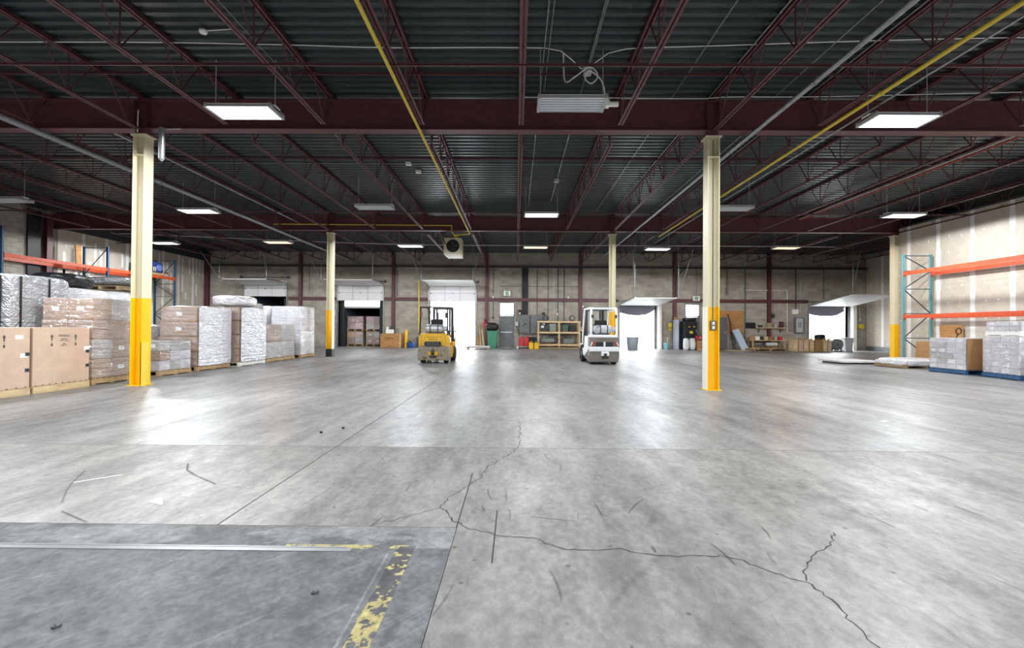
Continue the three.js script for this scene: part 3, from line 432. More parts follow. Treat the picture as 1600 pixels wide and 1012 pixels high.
// ---------------------------------------------------------------- dock doors, man doors, windows, signs
function dockDoor(n, x0, x1, h, style, label, { curtain = false, tracks = 0.08, rise = 0 } = {}) {
  const t = thing('door_' + n, label, 'dock door', [0, 0, 0], 0, null, 'structure'), z = ZR + 0.06, w = x1 - x0, cx = (x0 + x1) / 2, high = style === 'high', yT = high ? 4.02 : h + 0.0, sec = 0.52;
  const section = (geo, rx, y, zz) => { const s = sub('door_section', t, [cx, y, zz]); s.rotation.x = rx; obj('skin', [rb(0, 0, 0, w + 0.1, sec - 0.012, 0.045, 0.008)], M.doorWhite, s); obj('stile', [-0.5, -0.17, 0.17, 0.5].map((u) => bx(u * w - 0.035, u * w + 0.035, -sec / 2 + 0.01, sec / 2 - 0.01, 0.022, 0.034)), M.doorRib, s); obj('hinge', [-0.5, 0, 0.5].map((u) => cb(u * (w - 0.1), sec / 2 - 0.02, 0.035, 0.05, 0.07, 0.03)), M.darkGrey, s); };
  if (high) { for (let k = 0; k < 2; k++) section(0, 0, h + sec * (k + 0.5), z); for (let k = 0; k < 4; k++) section(0, -Math.PI / 2 + (k ? 0 : -0.28), yT + 0.05 + (k ? 0.07 : 0.0), z + 0.22 + sec * (k + 0.5)); }
  else for (let k = 0; k < 7; k++) section(0, -Math.PI / 2 - Math.atan(rise), h + 0.05 + rise * sec * (k + 0.5), z + 0.2 + sec * (k + 0.5));
  const zEnd = z + 0.3 + sec * (high ? 4.4 : 7.2), yR = high ? yT + 0.12 : h + 0.09, yE = yR + rise * (zEnd - z - 0.3);
  for (const s of [-1, 1]) {
    const x = cx + s * (w / 2 + tracks);
    obj('track', [bx(x - 0.02, x + 0.02, 0, yR - 0.3, z - 0.04, z + 0.03), tube([[x, yR - 0.3, z], [x, yR - 0.08, z + 0.08], [x, yR, z + 0.3]], 0.025, 10, 6), bar([x, yR, z + 0.3], [x, yE, zEnd], 0.04, 0.06)], M.galv, t);
    obj('hanger_rod', [rod([x, yE, zEnd - 0.1], [x, 6.19, zEnd - 0.1], 0.016), rod([x, yE, zEnd - 0.1], [x + s * 0.4, 5.6, zEnd + 1.0], 0.016)], M.galv, t);
    obj('jamb', bx(cx + s * w / 2, cx + s * (w / 2 + 0.09), 0, h + 0.1, ZR - 0.25, ZR + 0.02), M.grey, t);
  }
  obj('torsion_shaft', [rod([x0 - 0.25, h + (high ? 1.25 : 0.32), ZR + 0.15], [x1 + 0.25, h + (high ? 1.25 : 0.32), ZR + 0.15], 0.018), cyl(x0 - 0.2, h + (high ? 1.25 : 0.32), ZR + 0.15, 0.08, 0.08, 0.06, 14, 'x'), cyl(x1 + 0.2, h + (high ? 1.25 : 0.32), ZR + 0.15, 0.08, 0.08, 0.06, 14, 'x')], M.darkGrey, t);
  obj('lintel', bx(x0, x1, h, h + 0.08, ZR - 0.25, ZR + 0.01), M.grey, t);
  obj('leveller_plate', bx(x0 + 0.02, x1 - 0.02, 0.0, 0.006, ZR - 0.25, ZR + 0.1), M.grey, t);
  if (curtain) {                                              // sagging head curtain of the dock seal
    const g = new THREE.PlaneGeometry(w + 0.1, 1, 24, 10), p = g.attributes.position;
    for (let i = 0; i < p.count; i++) { const u = p.getX(i) / (w / 2), v = 0.5 - p.getY(i); const drop = (0.62 - 0.2 * u * u + (u > 0.6 ? -0.35 * (u - 0.6) : 0)) * v; p.setXYZ(i, cx + p.getX(i), h + 0.02 - drop, ZR - 0.3 - 0.12 * Math.sin(v * 3.0) + 0.02 * noise3(u * 3, v * 3, n, 3)); }
    g.computeVertexNormals(); obj('head_curtain', g, M.canvas, t);
    obj('pull_cord', rod([cx - w * 0.27, h - 0.5, ZR - 0.3], [cx - w * 0.27, h - 0.95, ZR - 0.3], 0.015), M.darkGrey, t);
  }
  return t;
}
dockDoor(1, -17.6, -14.9, 3.25, 'high', 'raised white dock door farthest left, above the wrapped pallets');
dockDoor(2, -11.45, -8.55, 3.02, 'high', 'raised white dock door with a loaded trailer behind it');
dockDoor(3, -5.45, -2.5, 3.02, 'high', 'raised white dock door open to daylight behind the yellow forklift');
dockDoor(4, 6.95, 9.25, 2.78, 'low', 'raised white dock door with sagging grey curtain beside the white forklift', { curtain: true, rise: 0.06 });
dockDoor(5, 19.2, 21.7, 2.8, 'low', 'raised white dock door with sagging grey curtain in the far right corner', { curtain: true, rise: 0.13 });
// door surrounds standing proud of the wall
one('door_guard', [bx(9.34, 9.5, 0, 2.98, ZR + 0.01, ZR + 0.5)], M.whitePaint, 'white painted pier right of the fourth dock door', 'post', null, 'structure');
one('door_guard', [bx(21.8, 22.02, 0, 2.95, ZR + 0.01, ZR + 0.35)], M.whitePaint, 'white painted pier right of the last dock door', 'post', null, 'structure');
one('control_box', [rb(10.15, 1.55, ZR + 0.1, 0.26, 0.3, 0.16, 0.02), bx(10.05, 10.3, 1.2, 1.36, ZR + 0.03, ZR + 0.12)], M.gasYellow, 'yellow control box on the wall beside the fourth dock door', 'control box', 'yellow dock controls');
one('control_box', [rb(22.45, 1.55, ZR + 0.1, 0.36, 0.3, 0.16, 0.02)], M.gasYellow, 'yellow control box on the wall beside the last dock door', 'control box', 'yellow dock controls');
one('pull_cord', [rod([22.35, 2.0, ZR + 0.2], [22.35, 3.6, ZR + 0.02], 0.012), cyl(22.35, 1.98, ZR + 0.2, 0.04, 0.03, 0.14, 10)], M.paper, 'door pull cord with white handle near the last dock door', 'cord');
function manDoor(n, x0, x1, hT, label, bar) {
  const t = thing('door_' + n, label, 'door', [0, 0, 0], 0, null, 'structure'), hd = 2.1;
  obj('leaf', rb((x0 + x1) / 2, hd / 2, ZR - 0.02, x1 - x0 - 0.1, hd - 0.02, 0.05, 0.006), M.grey, t);
  obj('frame', [bx(x0, x0 + 0.05, 0, hT, ZR - 0.2, ZR + 0.02), bx(x1 - 0.05, x1, 0, hT, ZR - 0.2, ZR + 0.02), bx(x0, x1, hT - 0.04, hT, ZR - 0.2, ZR + 0.02), bx(x0, x1, hd, hd + 0.06, ZR - 0.2, ZR + 0.02)], M.grey, t);
  obj('threshold', bx(x0, x1, 0, 0.03, ZR - 0.1, ZR + 0.12), M.lightGrey, t);
  if (bar) { const b = sub('push_bar', t); obj('bar', rb((x0 + x1) / 2, 1.02, ZR + 0.05, x1 - x0 - 0.2, 0.07, 0.06, 0.015), M.steel, b); }
  const w = tag(new THREE.Group(), 'bright transom window above the ' + (n === 6 ? 'grey exit door by the electrical panels' : 'exit door behind the boxes'), 'window', null, 'structure'); w.name = 'window_' + (n - 5); scene.add(w);
  obj('pane', bx(x0 + 0.05, x1 - 0.05, hd + 0.06, hT - 0.04, ZR - 0.1, ZR - 0.092), M.glass, w); obj('bead', [bx(x0 + 0.05, x1 - 0.05, hd + 0.06, hd + 0.08, ZR - 0.11, ZR - 0.08), bx(x0 + 0.05, x1 - 0.05, hT - 0.06, hT - 0.04, ZR - 0.11, ZR - 0.08)], M.grey, w);
}
manDoor(6, -0.92, 0.05, 2.97, 'grey steel exit door with push bar between green bin and electrical panels', true);
manDoor(7, 11.17, 12.12, 2.94, 'grey steel exit door partly hidden behind boxes and column', true);
const exitTex = canvasTex(256, 160, (g, w, h) => { g.fillStyle = '#f1f5f2'; g.fillRect(0, 0, w, h); g.fillStyle = '#1f7a4a'; g.fillRect(70, 20, 116, 128); g.fillStyle = '#f1f5f2'; g.beginPath(); g.arc(140, 44, 12, 0, 7); g.fill(); g.strokeStyle = '#f1f5f2'; g.lineWidth = 14; g.beginPath(); g.moveTo(130, 62); g.lineTo(120, 96); g.lineTo(142, 116); g.lineTo(136, 144); g.moveTo(120, 96); g.lineTo(100, 118); g.lineTo(80, 118); g.moveTo(130, 66); g.lineTo(158, 82); g.moveTo(128, 66); g.lineTo(100, 78); g.stroke(); });
for (const [x, y, l] of [[-0.42, 3.52, 'green running-man exit sign above the grey exit door'], [11.8, 3.28, 'green running-man exit sign hung above the second exit door']]) {
  const t = thing('exit_sign', l, 'sign', [x, y, ZR + 0.25], 0, 'exit signs'); obj('case', rb(0, 0, 0, 0.44, 0.3, 0.06, 0.01), M.paper, t); print('pictogram', exitTex, 0.42, 0.27, [0, 0, 0.0315], 0, t);
  if (x > 0) obj('stem', rod([0, 0.15, 0], [0, 2.1, 0], 0.012), M.darkGrey, t);
  if (x < 0) { obj('wall_bracket', bx(-0.06, 0.06, -0.05, 0.05, -0.25, -0.03), M.paper, t); const e = sub('emergency_heads', t, [0, 0.19, 0.05]); obj('head', [cyl(-0.15, 0, 0, 0.05, 0.06, 0.08, 12, 'z'), cyl(0.15, 0, 0, 0.05, 0.06, 0.08, 12, 'z')], M.lightGrey, e); }
}
// trailers at the first two doors; the first is added to darken its opening
function trailer(x, label, H = 2.62) {
  const t = thing('trailer', label, 'trailer', [x, 0, ZR - 0.45], 0, 'docked trailers'), m = S(0x46525f, 0.55);
  obj('floor', bx(-1.25, 1.25, -0.12, 0, -7, 0), M.woodGrey, t); obj('side_wall', bx(-1.3, -1.25, -0.1, H, -7, 0), m, t); obj('side_wall', bx(1.25, 1.3, -0.1, H, -7, 0), m, t); obj('front_wall', bx(-1.3, 1.3, -0.1, H, -7.05, -7), m, t); obj('roof', bx(-1.3, 1.3, H, H + 0.04, -7, 0), m, t); obj('corner_post', [bx(-1.34, -1.22, -0.1, H + 0.04, -0.05, 0.02), bx(1.22, 1.34, -0.1, H + 0.04, -0.05, 0.02), bx(-1.3, 1.3, H - 0.08, H + 0.04, -0.05, 0.02)], M.lightGrey, t);
  for (const s of [-1, 1]) for (const z of [-5.2, -6.2]) obj('wheel', cyl(s * 1.05, -0.72, z, 0.48, 0.48, 0.3, 20, 'x'), M.rubber, t); obj('chassis', bx(-0.5, 0.5, -0.35, -0.12, -7, -0.2), M.darkGrey, t);
}
for (const [x0, x1, n] of [[-17.6, -14.9, 'farthest left'], [-11.45, -8.55, 'second']]) { const t = thing('dock_seal', 'black foam dock seal round the ' + n + ' dock door', 'dock seal', [0, 0, 0], 0, 'dock seals'); for (const [a, b] of [[x0 - 0.2, x0 + 0.28], [x1 - 0.28, x1 + 0.2]]) obj('side_pad', rb((a + b) / 2, 1.0, ZR - 0.34, b - a, 4.2, 0.17, 0.03), M.black, t); }
trailer(-16.25, 'added dark empty trailer blocking the sky behind the farthest left dock door', 3.4); trailer(-10.0, 'dark trailer with wrapped goods inside the second dock door');
// ---------------------------------------------------------------- pallets and loads
const palletGeo = {};
function pallet(parent, w, d, mat) {                         // long boards along x, stringers along z
  const p = sub('pallet', parent), key = w + ',' + d; const G = palletGeo[key] ??= { top: join(rb(0, 0, 0, w, 0.02, d / 7 * 0.72, 0.004, 0, 1)), str: join(rb(0, 0, 0, 0.09, 0.09, d, 0.006, 0, 1)), bot: join(rb(0, 0, 0, w, 0.018, 0.1, 0.004, 0, 1)) };
  for (let k = 0; k < 7; k++) put('deck_board', G.top, mat, p).position.set(0, 0.121, -d / 2 + (k + 0.5) * d / 7);
  for (const x of [-w / 2 + 0.05, 0, w / 2 - 0.05]) put('stringer', G.str, mat, p).position.set(x, 0.066, 0);
  for (const z of [-d / 2 + 0.05, 0, d / 2 - 0.05]) put('bottom_board', G.bot, mat, p).position.set(0, 0.0105, z);
  return p;
}
function film(parent, w, h, d, y, s, mat = M.film, amp = 0.012) { const g = soft(w, h, d, { n: 14, amp, round: 18, s, freq: 4 }); const m = obj('stretch_wrap', g, mat, parent); m.position.y = y; return m; }
const cartonGeo = {};
const carton = (parent, w, h, d, x, y, z, mat, turn = 0) => { const k = [w, h, d].map((v) => v.toFixed(3)).join(); const m = put('carton', cartonGeo[k] ??= join(rb(0, 0, 0, w - 0.008, h - 0.006, d - 0.008, 0.008, 0, 1)), mat, parent); m.position.set(x, y + h / 2, z); m.rotation.y = turn; return m; };
// rows: [height, n along x, n along z, inset]; only cartons that show on a side or on top are built
function load(name, label, pos, turn, w, d, rows, mats, { pal = M.wood, wrap = M.film, group, labels = 0, seedN = 1, topless } = {}) {
  const t = thing(name, label, 'pallet load', pos, turn, group); pallet(t, w, d, pal); srand(seedN * 77 + 3);
  let y = 0.132; const top = rows.length - 1;
  rows.forEach(([h, nx, nz, ins = 0], r) => {
    const W = w - 2 * ins - 0.03, D = d - 2 * ins - 0.03;
    for (let i = 0; i < nx; i++) for (let j = 0; j < nz; j++) if (i === 0 || j === 0 || i === nx - 1 || j === nz - 1 || r === top) {
      const m = carton(t, W / nx, h, D / nz, -W / 2 + (i + 0.5) * W / nx, y, -D / 2 + (j + 0.5) * D / nz, mats[Math.floor(rnd() * mats.length)]);
      if (labels && rnd() < labels) { const sx = i === nx - 1 ? 1 : i === 0 ? -1 : 0, sz = j === nz - 1 ? 1 : 0; if (sz && rnd() < 0.6) obj('label', bx(-0.08, 0.08, -0.04, 0.05, D / nz / 2 - 0.004, D / nz / 2 - 0.001), M.paper, m); else if (sx) obj('label', bx(sx * (W / nx / 2 - 0.004), sx * (W / nx / 2 - 0.001), -0.04, 0.05, -0.08, 0.08), M.paper, m); }
    }
    if (wrap) { const f = film(t, W + 0.035, h + 0.012, D + 0.035, y - 0.004, seedN + r * 3, wrap); f.userData.label = 'clear stretch wrap'; }
    y += h;
  });
  t.userData.top = y; return t;
}
// ---------------------------------------------------------------- left pallet row (aisle faces at x = -8.7)
const LW = 1.12;
const fragile = canvasTex(512, 256, (g, w, h) => { g.clearRect(0, 0, w, h); g.fillStyle = '#4a4648'; g.textAlign = 'center'; g.font = 'bold 46px sans-serif'; g.fillText('FRAGILE', 256, 70); g.font = 'bold 26px sans-serif'; g.fillText('HANDLE', 256, 118); g.fillText('WITH CARE', 256, 146); g.fillText('THIS', 256, 196); g.fillText('SIDE UP', 256, 224);
  for (const x of [60, 452]) { g.beginPath(); g.moveTo(x, 30); g.lineTo(x + 26, 74); g.lineTo(x + 10, 74); g.lineTo(x + 10, 130); g.lineTo(x - 10, 130); g.lineTo(x - 10, 74); g.lineTo(x - 26, 74); g.fill(); g.fillRect(x - 14, 180, 28, 44); g.font = 'bold 22px sans-serif'; g.fillText('UP', x, 166); } });
function crate(z0, z1, label, labels) {                      // tall pale carton on a skid, printed side to the aisle
  const w = z0 - z1, t = thing('pallet_carton', label, 'carton', [-8.68 - 0.55, 0, (z0 + z1) / 2], Math.PI / 2, 'large pale FRAGILE cartons');
  pallet(t, w, 1.1, M.woodPale); obj('fascia_board', rb(0, 0.066, 0.558, w - 0.01, 0.13, 0.016, 0.004, 0, 1), M.woodPale, t); obj('carton', rb(0, 0.133 + 0.545, 0, w - 0.012, 1.09, 1.1, 0.006, 0, 1), M.kraftPale, t);
  { const m = print('printing', fragile, 0.62, 0.3, [0.02, 0.98, 0.5525], 0, t, 0.85); m.material.transparent = true; }
  for (const [x, y, ww, hh] of labels) obj('paper_label', bx(x - ww / 2, x + ww / 2, y - hh / 2, y + hh / 2, 0.55, 0.5535), M.paper, t);
  for (const y of [0.45, 0.74]) { const s = sub('strap_clip', t, [w / 2 - 0.05, y, 0.552]); obj('clip', bx(-0.04, 0.04, -0.035, 0.035, -0.001, 0.004), M.grey, s); obj('slot', bx(-0.03, 0.03, -0.02, 0.02, 0.003, 0.006), M.black, s); }
  obj('staple', Array.from({ length: 9 }, (_, i) => cb(-w / 2 + (i + 0.5) * w / 9, 0.15, 0.553, 0.03, 0.012, 0.004)), M.darkGrey, t); return t;
}
crate(-6.95, -8.33, 'pale FRAGILE carton on a skid, nearest the camera at the left edge', [[0.5, 1.05, 0.13, 0.07], [0.58, 0.72, 0.12, 0.08]]);
crate(-8.37, -9.5, 'pale FRAGILE carton on a skid, second from the camera, beside a wrapped pallet', [[0.5, 0.8, 0.11, 0.08]]);
const browns = [M.kraft, M.kraft2, M.kraft], whites = [M.cartonWhite, M.cartonWhite, M.cartonLilac, M.cartonWhite], mixed = [M.cartonLilac, M.cartonGrey, M.cartonWhite, M.cartonLilac, M.kraft2];
load('wrapped_pallet', 'tall stretch-wrapped pallet of brown cartons left of the front column', [-9.37, 0, -10.2], 0, LW, 1.0, [[0.42, 2, 2], [0.42, 2, 2], [0.42, 2, 2], [0.46, 2, 2, 0.01]], [M.kraft, M.kraft2, M.kraft, M.cartonGrey], { labels: 0.6, seedN: 2 });
load('wrapped_pallet', 'low wrapped pallet of grey and white cartons right of the front column', [-9.35, 0, -12.05], 0, 1.2, 1.15, [[0.25, 3, 3], [0.25, 3, 3], [0.25, 3, 3]], mixed, { labels: 0.25, seedN: 3 });
const stepped = load('wrapped_pallet', 'stepped pallet of brown cartons with milky wrap, behind the low pallet', [-9.33, 0, -13.6], 0, 1.15, 1.5, [[0.42, 1, 2], [0.42, 1, 2], [0.42, 1, 2, 0.03], [0.43, 1, 2, 0.05]], [M.kraft, M.kraft], { labels: 1, seedN: 4 });
const tallBrown = load('wrapped_pallet', 'tall brown cartons with white wrap and a bag on top, fourth wrapped pallet', [-9.12, 0, -15.25], 0, 1.14, 1.5, [[0.44, 1, 2], [0.44, 1, 2], [0.44, 1, 2], [0.44, 1, 2, 0.015]], browns, { labels: 0.7, seedN: 5, pal: M.whitePaint });
load('wrapped_pallet', 'lower wrapped brown and silver pallet beyond the tall white-wrapped one', [-9.2, 0, -17.2], 0, 1.2, 2.1, [[0.6, 1, 2], [0.62, 1, 2]], [M.cartonGrey, M.kraft2], { seedN: 6 });
load('wrapped_pallet', 'tall white wrapped pallet last in the row before the distant column', [-9.2, 0, -19.35], 0, 1.25, 1.3, [[0.5, 2, 2], [0.5, 2, 2], [0.5, 2, 2], [0.48, 2, 2, 0.01]], [M.whiteWrap, M.cartonWhite, M.silverWrap], { seedN: 7 });
// milky outer film on the aisle sides of two loads
for (const [p, x, d, h] of [[stepped, 0.6, 1.46, 1.68], [tallBrown, 0.595, 1.46, 1.74]]) obj('film_sheet', at(soft(0.012, h, d, { n: 12, amp: 0.012, round: 30, s: d + h, freq: 6 }), x, 0.14, 0), M.whiteWrap, p).userData.label = 'milky film on the aisle side';
const bundle = (label, mat, w, h, d, x, y, z, o = {}) => { const t = thing(o.name ?? 'wrapped_bundle', label, 'bundle', [x, y, z], o.turn ?? 0, 'wrapped bundles behind the pallet row'); if (o.pal !== false) pallet(t, w, d, o.pal ?? M.woodGrey); obj('wrapped_body', at(soft(w, h - (o.pal === false ? 0 : 0.135), d, { n: 14, amp: o.amp ?? 0.035, round: o.round ?? 9, s: x + z, freq: o.freq ?? 3.2 }), 0, o.pal === false ? 0 : 0.132, 0), mat, t); if (o.strap) for (const u of o.strap) obj('strap', [bx(w / 2 + 0.0, w / 2 + 0.035, 0.14, h - 0.05, u * d - 0.008, u * d + 0.008), bx(u * w - 0.008, u * w + 0.008, 0.14, h - 0.05, d / 2, d / 2 + 0.035)], M.black, t); return t; };
bundle('clear bag bundle sitting on the fourth wrapped pallet', M.whiteWrap, 1.0, 0.36, 1.3, -9.15, 1.915, -15.25, { pal: false, amp: 0.06, round: 4 });
bundle('big silver wrapped load behind the FRAGILE cartons, nearest the camera', M.silverWrap, 1.2, 2.28, 1.5, -10.75, 0, -8.2, { strap: [-0.2, 0.3], amp: 0.03, round: 16 });
bundle('big silver wrapped load with black strap behind the second FRAGILE carton', M.silverWrap, 1.2, 2.33, 1.3, -10.75, 0, -9.95, { strap: [-0.1, 0.35], amp: 0.03, round: 16 });
bundle('stack of white wrapped sheets behind the first brown wrapped pallet', M.whiteWrap, 1.25, 2.2, 1.3, -11.3, 0, -11.6, { amp: 0.03, round: 14, freq: 5 });
bundle('white wrapped load behind the front column', M.whiteWrap, 1.2, 2.25, 1.3, -11.5, 0, -13.3, { amp: 0.05 });
bundle('grey lumpy wrapped goods stacked high beside the column', M.greyWrap, 1.1, 0.42, 1.0, -11.5, 2.26, -13.3, { amp: 0.07, round: 4, pal: M.woodGrey });
bundle('black plastic bundle on top of the white wrapped sheets', M.bagBlack, 0.95, 0.36, 0.9, -11.35, 2.21, -11.6, { amp: 0.06, round: 4, pal: false });
bundle('silver wrapped load behind the low wrapped pallet', M.silverWrap, 0.66, 1.3, 1.1, -10.35, 0, -13.0, { amp: 0.05 });
bundle('grey square wrapped load behind the lower brown pallet', M.silverWrap, 1.2, 2.2, 1.1, -10.6, 0, -18.0, { round: 16 });
bundle('white wrapped tower behind the lower brown pallet, nearer the distant column', M.whiteWrap, 1.2, 2.15, 1.2, -10.55, 0, -19.5, { amp: 0.05 });
bundle('small silver wrapped load against the stepped pallet', M.silverWrap, 1.1, 1.95, 1.0, -10.75, 0, -15.6, { amp: 0.05 });
// ---------------------------------------------------------------- pallet racks
function rack(name, label, pos, zs, depth, H, levels, cU, cB, side) {      // frames at zs, uprights at x = 0 (aisle) and x = side * depth (wall)
  const t = thing(name, label, 'pallet rack', pos, 0);
  for (const z of zs) {
    const f = sub('upright_frame', t, [0, 0, z]);
    for (const x of [0, side * depth]) { obj('post', [bx(x - 0.04, x + 0.04, 0.006, H, -0.035, -0.029), bx(x - 0.04, x - 0.034, 0.006, H, -0.035, 0.035), bx(x + 0.034, x + 0.04, 0.006, H, -0.035, 0.035), bx(x - 0.04, x - 0.012, 0.006, H, 0.029, 0.035), bx(x + 0.012, x + 0.04, 0.006, H, 0.029, 0.035)], cU, f); obj('foot_plate', bx(x - 0.07, x + 0.07, 0, 0.006, -0.07, 0.07), cU, f); }
    const ys = [0.2, 1.0, 1.95, 2.9, 3.6, H - 0.06].filter((y) => y < H); for (const y of ys) obj('strut', bar([0, y, 0], [side * depth, y, 0], 0.03, 0.03), M.rackDark, f);
    for (let k = 0; k + 1 < ys.length; k++) obj('brace', bar([k % 2 ? 0 : side * depth, ys[k], 0], [k % 2 ? side * depth : 0, ys[k + 1], 0], 0.03, 0.03), M.rackDark, f);
  }
  for (let i = 0; i + 1 < zs.length; i++) for (const y of levels) for (const x of [0, side * depth]) { const b = sub('beam', t); obj('rail', [bx(x - 0.025, x + 0.025, y - 0.075, y + 0.06, zs[i + 1] + 0.04, zs[i] - 0.04), bx(x + side * 0.025, x + side * 0.045, y - 0.075, y + 0.03, zs[i + 1] + 0.04, zs[i] - 0.04)], cB, b); obj('connector', [bx(x - 0.05, x + 0.05, y - 0.12, y + 0.09, zs[i] - 0.05, zs[i] - 0.043), bx(x - 0.05, x + 0.05, y - 0.12, y + 0.09, zs[i + 1] + 0.043, zs[i + 1] + 0.05)], cB, b); }
  return t;
}
rack('pallet_rack', 'blue pallet rack with orange beams along the left wall', [-18.8, 0, 0], [-16.8, -21.2, -25.42], 1.1, 4.93, [3.88], M.rackBlue, M.orange, -1);
rack('pallet_rack', 'teal pallet rack with two orange beam levels along the partition', [15.2, 0, 0], [-14.1 + 0.0, -18.0].map((z, i) => [-13.2, -18.0][i]), 1.05, 4.25, [3.5, 1.84], M.rackTeal, M.orange, 1);
one('leaning_board', [cb(-19.3, 4.35, -20.3, 0.04, 0.95, 0.3, 0.1, 0, 0.06)], M.plywood, 'brown board standing behind the left orange beam', 'board');
{ const t = thing('wrapped_machine', 'dark blue wrapped machine on a pallet on top of the left rack', 'machine', [-19.3, 3.948, -24.2], 0.1); pallet(t, 1.0, 1.3, M.wood); obj('body', at(soft(0.9, 0.62, 1.15, { n: 12, amp: 0.05, round: 7 }), 0, 0.132, 0), M.blueWrap, t); obj('drum', cyl(0.47, 0.4, -0.1, 0.17, 0.17, 0.08, 20, 'x'), S(0x6f86c9, 0.4), t); obj('side_slots', [bx(0.44, 0.47, 0.2, 0.42, 0.15, 0.2), bx(0.44, 0.47, 0.2, 0.42, 0.28, 0.33)], M.woodPale, t); }
for (const [z, l] of [[-24.0, 'nearer'], [-24.9, 'farther']]) one('deck_plank', [bx(-19.95, -18.78, 3.941, 3.947, z - 0.35, z + 0.35)], M.plywood, l + ' thin plank decking under the blue machine', 'plank', 'planks on the left rack');
{ const t = thing('wrapped_stack', 'wrapped white goods on a dark pallet under the left rack', 'pallet load', [-19.3, 0, -23.2]); pallet(t, 1.2, 1.6, M.woodGrey); obj('wrapped_body', at(soft(1.15, 2.55, 1.5, { n: 12, amp: 0.05, round: 9, s: 4 }), 0, 0.132, 0), M.whiteWrap, t); }
{ const t = thing('wrapped_stack', 'dark flat boards stacked under the left rack beam', 'pallet load', [-19.3, 0, -18.15]); pallet(t, 1.2, 2.4, M.woodGrey); for (let k = 0; k < 8; k++) obj('board', cb(rr(-0.03, 0.03), 0.2 + k * 0.36, rr(-0.03, 0.03), 1.15, 0.34, 2.3), k % 2 ? M.darkGrey : M.cartonGrey, t); }
// ---------------------------------------------------------------- right pallets
load('blue_pallet', 'blue pallet of white wrapped cartons with brown side, second from the right edge', [13.88, 0, -14.15], 0, 1.22, 1.2, [[0.16, 3, 4], [0.16, 3, 4], [0.16, 4, 3], [0.16, 3, 4], [0.16, 3, 4], [0.14, 3, 4]], [M.cartonWhite, M.cartonLilac, M.cartonWhite, M.cartonGrey], { pal: M.palletBlue, labels: 0.35, seedN: 11 });
one('carton_stack_sheet', [bx(13.3, 13.95, 0.15, 1.06, -13.525, -13.515)], M.kraft2, 'brown cardboard facing on the second blue pallet', 'cardboard');
load('blue_pallet', 'tall blue pallet of white wrapped cartons at the right edge', [13.94, 0, -12.54], -0.18, 1.25, 1.22, [[0.17, 3, 4], [0.17, 3, 4], [0.17, 4, 3], [0.17, 3, 4], [0.17, 4, 3], [0.15, 3, 4]], whites, { pal: M.palletBlue, labels: 0.2, seedN: 12 });
load('wrapped_pallet', 'upper white wrapped layer on its own pallet, atop the right edge stack', [13.96, 1.155, -12.54], -0.18, 1.15, 1.15, [[0.13, 3, 3], [0.13, 4, 3]], [M.cartonWhite, M.cartonLilac, M.cartonGrey], { pal: M.paper, labels: 0.3, seedN: 13 });
load('blue_pallet', 'blue pallet of white wrapped cartons mostly outside the right edge', [13.75, 0, -11.05], 0, 1.25, 1.22, [[0.17, 3, 4], [0.17, 3, 4], [0.17, 4, 3], [0.17, 3, 4], [0.17, 4, 3], [0.15, 3, 4]], whites, { pal: M.palletBlue, seedN: 14 });
{ const t = thing('flat_bundle', 'low flat bundle under clear wrap beside the teal rack', 'bundle', [14.0, 0, -16.3], 0.05); pallet(t, 1.5, 1.3, M.woodGrey); obj('boards', rb(0, 0.19, 0, 1.45, 0.11, 1.25, 0.01), M.cartonWhite, t); obj('stretch_wrap', at(soft(1.55, 0.28, 1.35, { n: 12, amp: 0.05, round: 5, s: 2 }), 0, 0.05, 0), M.whiteWrap, t); }
{ const t = thing('flat_sheets', 'flat pale cardboard sheets on runners beside the end of the rack', 'cardboard', [13.25, 0, -18.2], 0.05); for (const x of [-0.6, 0, 0.6]) obj('runner', bx(x - 0.05, x + 0.05, 0, 0.06, -0.6, 0.6), M.black, t); for (let k = 0; k < 3; k++) obj('sheet', cb(rr(-0.02, 0.02), 0.072 + k * 0.022, 0, 1.6, 0.018, 1.3), M.cartonWhite, t); }
{ const t = thing('pallet_jack', 'navy pallet jack with boxes parked behind the teal rack', 'pallet jack', [15.75, 0, -16.9], 0.0); obj('pump_body', [rb(0, 0.35, 0.25, 0.36, 0.5, 0.24, 0.05), bx(-0.3, 0.3, 0.08, 0.14, 0.1, 0.3)], S(0x27406b, 0.45), t); for (const s of [-1, 1]) obj('fork', rb(s * 0.2, 0.09, -0.55, 0.16, 0.06, 1.3, 0.02), S(0x27406b, 0.45), t); obj('handle', tube([[0, 0.5, 0.3], [0, 0.9, 0.42], [0, 1.2, 0.52]], 0.02, 12), M.darkGrey, t); obj('grip', torus(0, 1.28, 0.55, 0.1, 0.018), M.black, t); for (const s of [-1, 1]) obj('wheel', cyl(s * 0.09, 0.1, 0.32, 0.1, 0.1, 0.06, 16, 'x'), M.rubber, t); }
for (const [y, w, l] of [[0.125, 0.55, 'bottom brown carton on the navy pallet jack'], [0.5, 0.5, 'upper brown carton on the navy pallet jack']]) one('brown_carton', at(new RoundedBoxGeometry(w, 0.37, 0.6, 1, 0.008), 15.75, y + 0.187, -17.5, 0), M.kraft, l, 'carton', 'cartons on the pallet jack');
one('leaning_board', cb(16.4, 0.76, -17.3, 0.03, 1.5, 0.9, 0, 0, 0.05), M.plywood, 'plywood sheet leaning on the partition inside the teal rack', 'board');
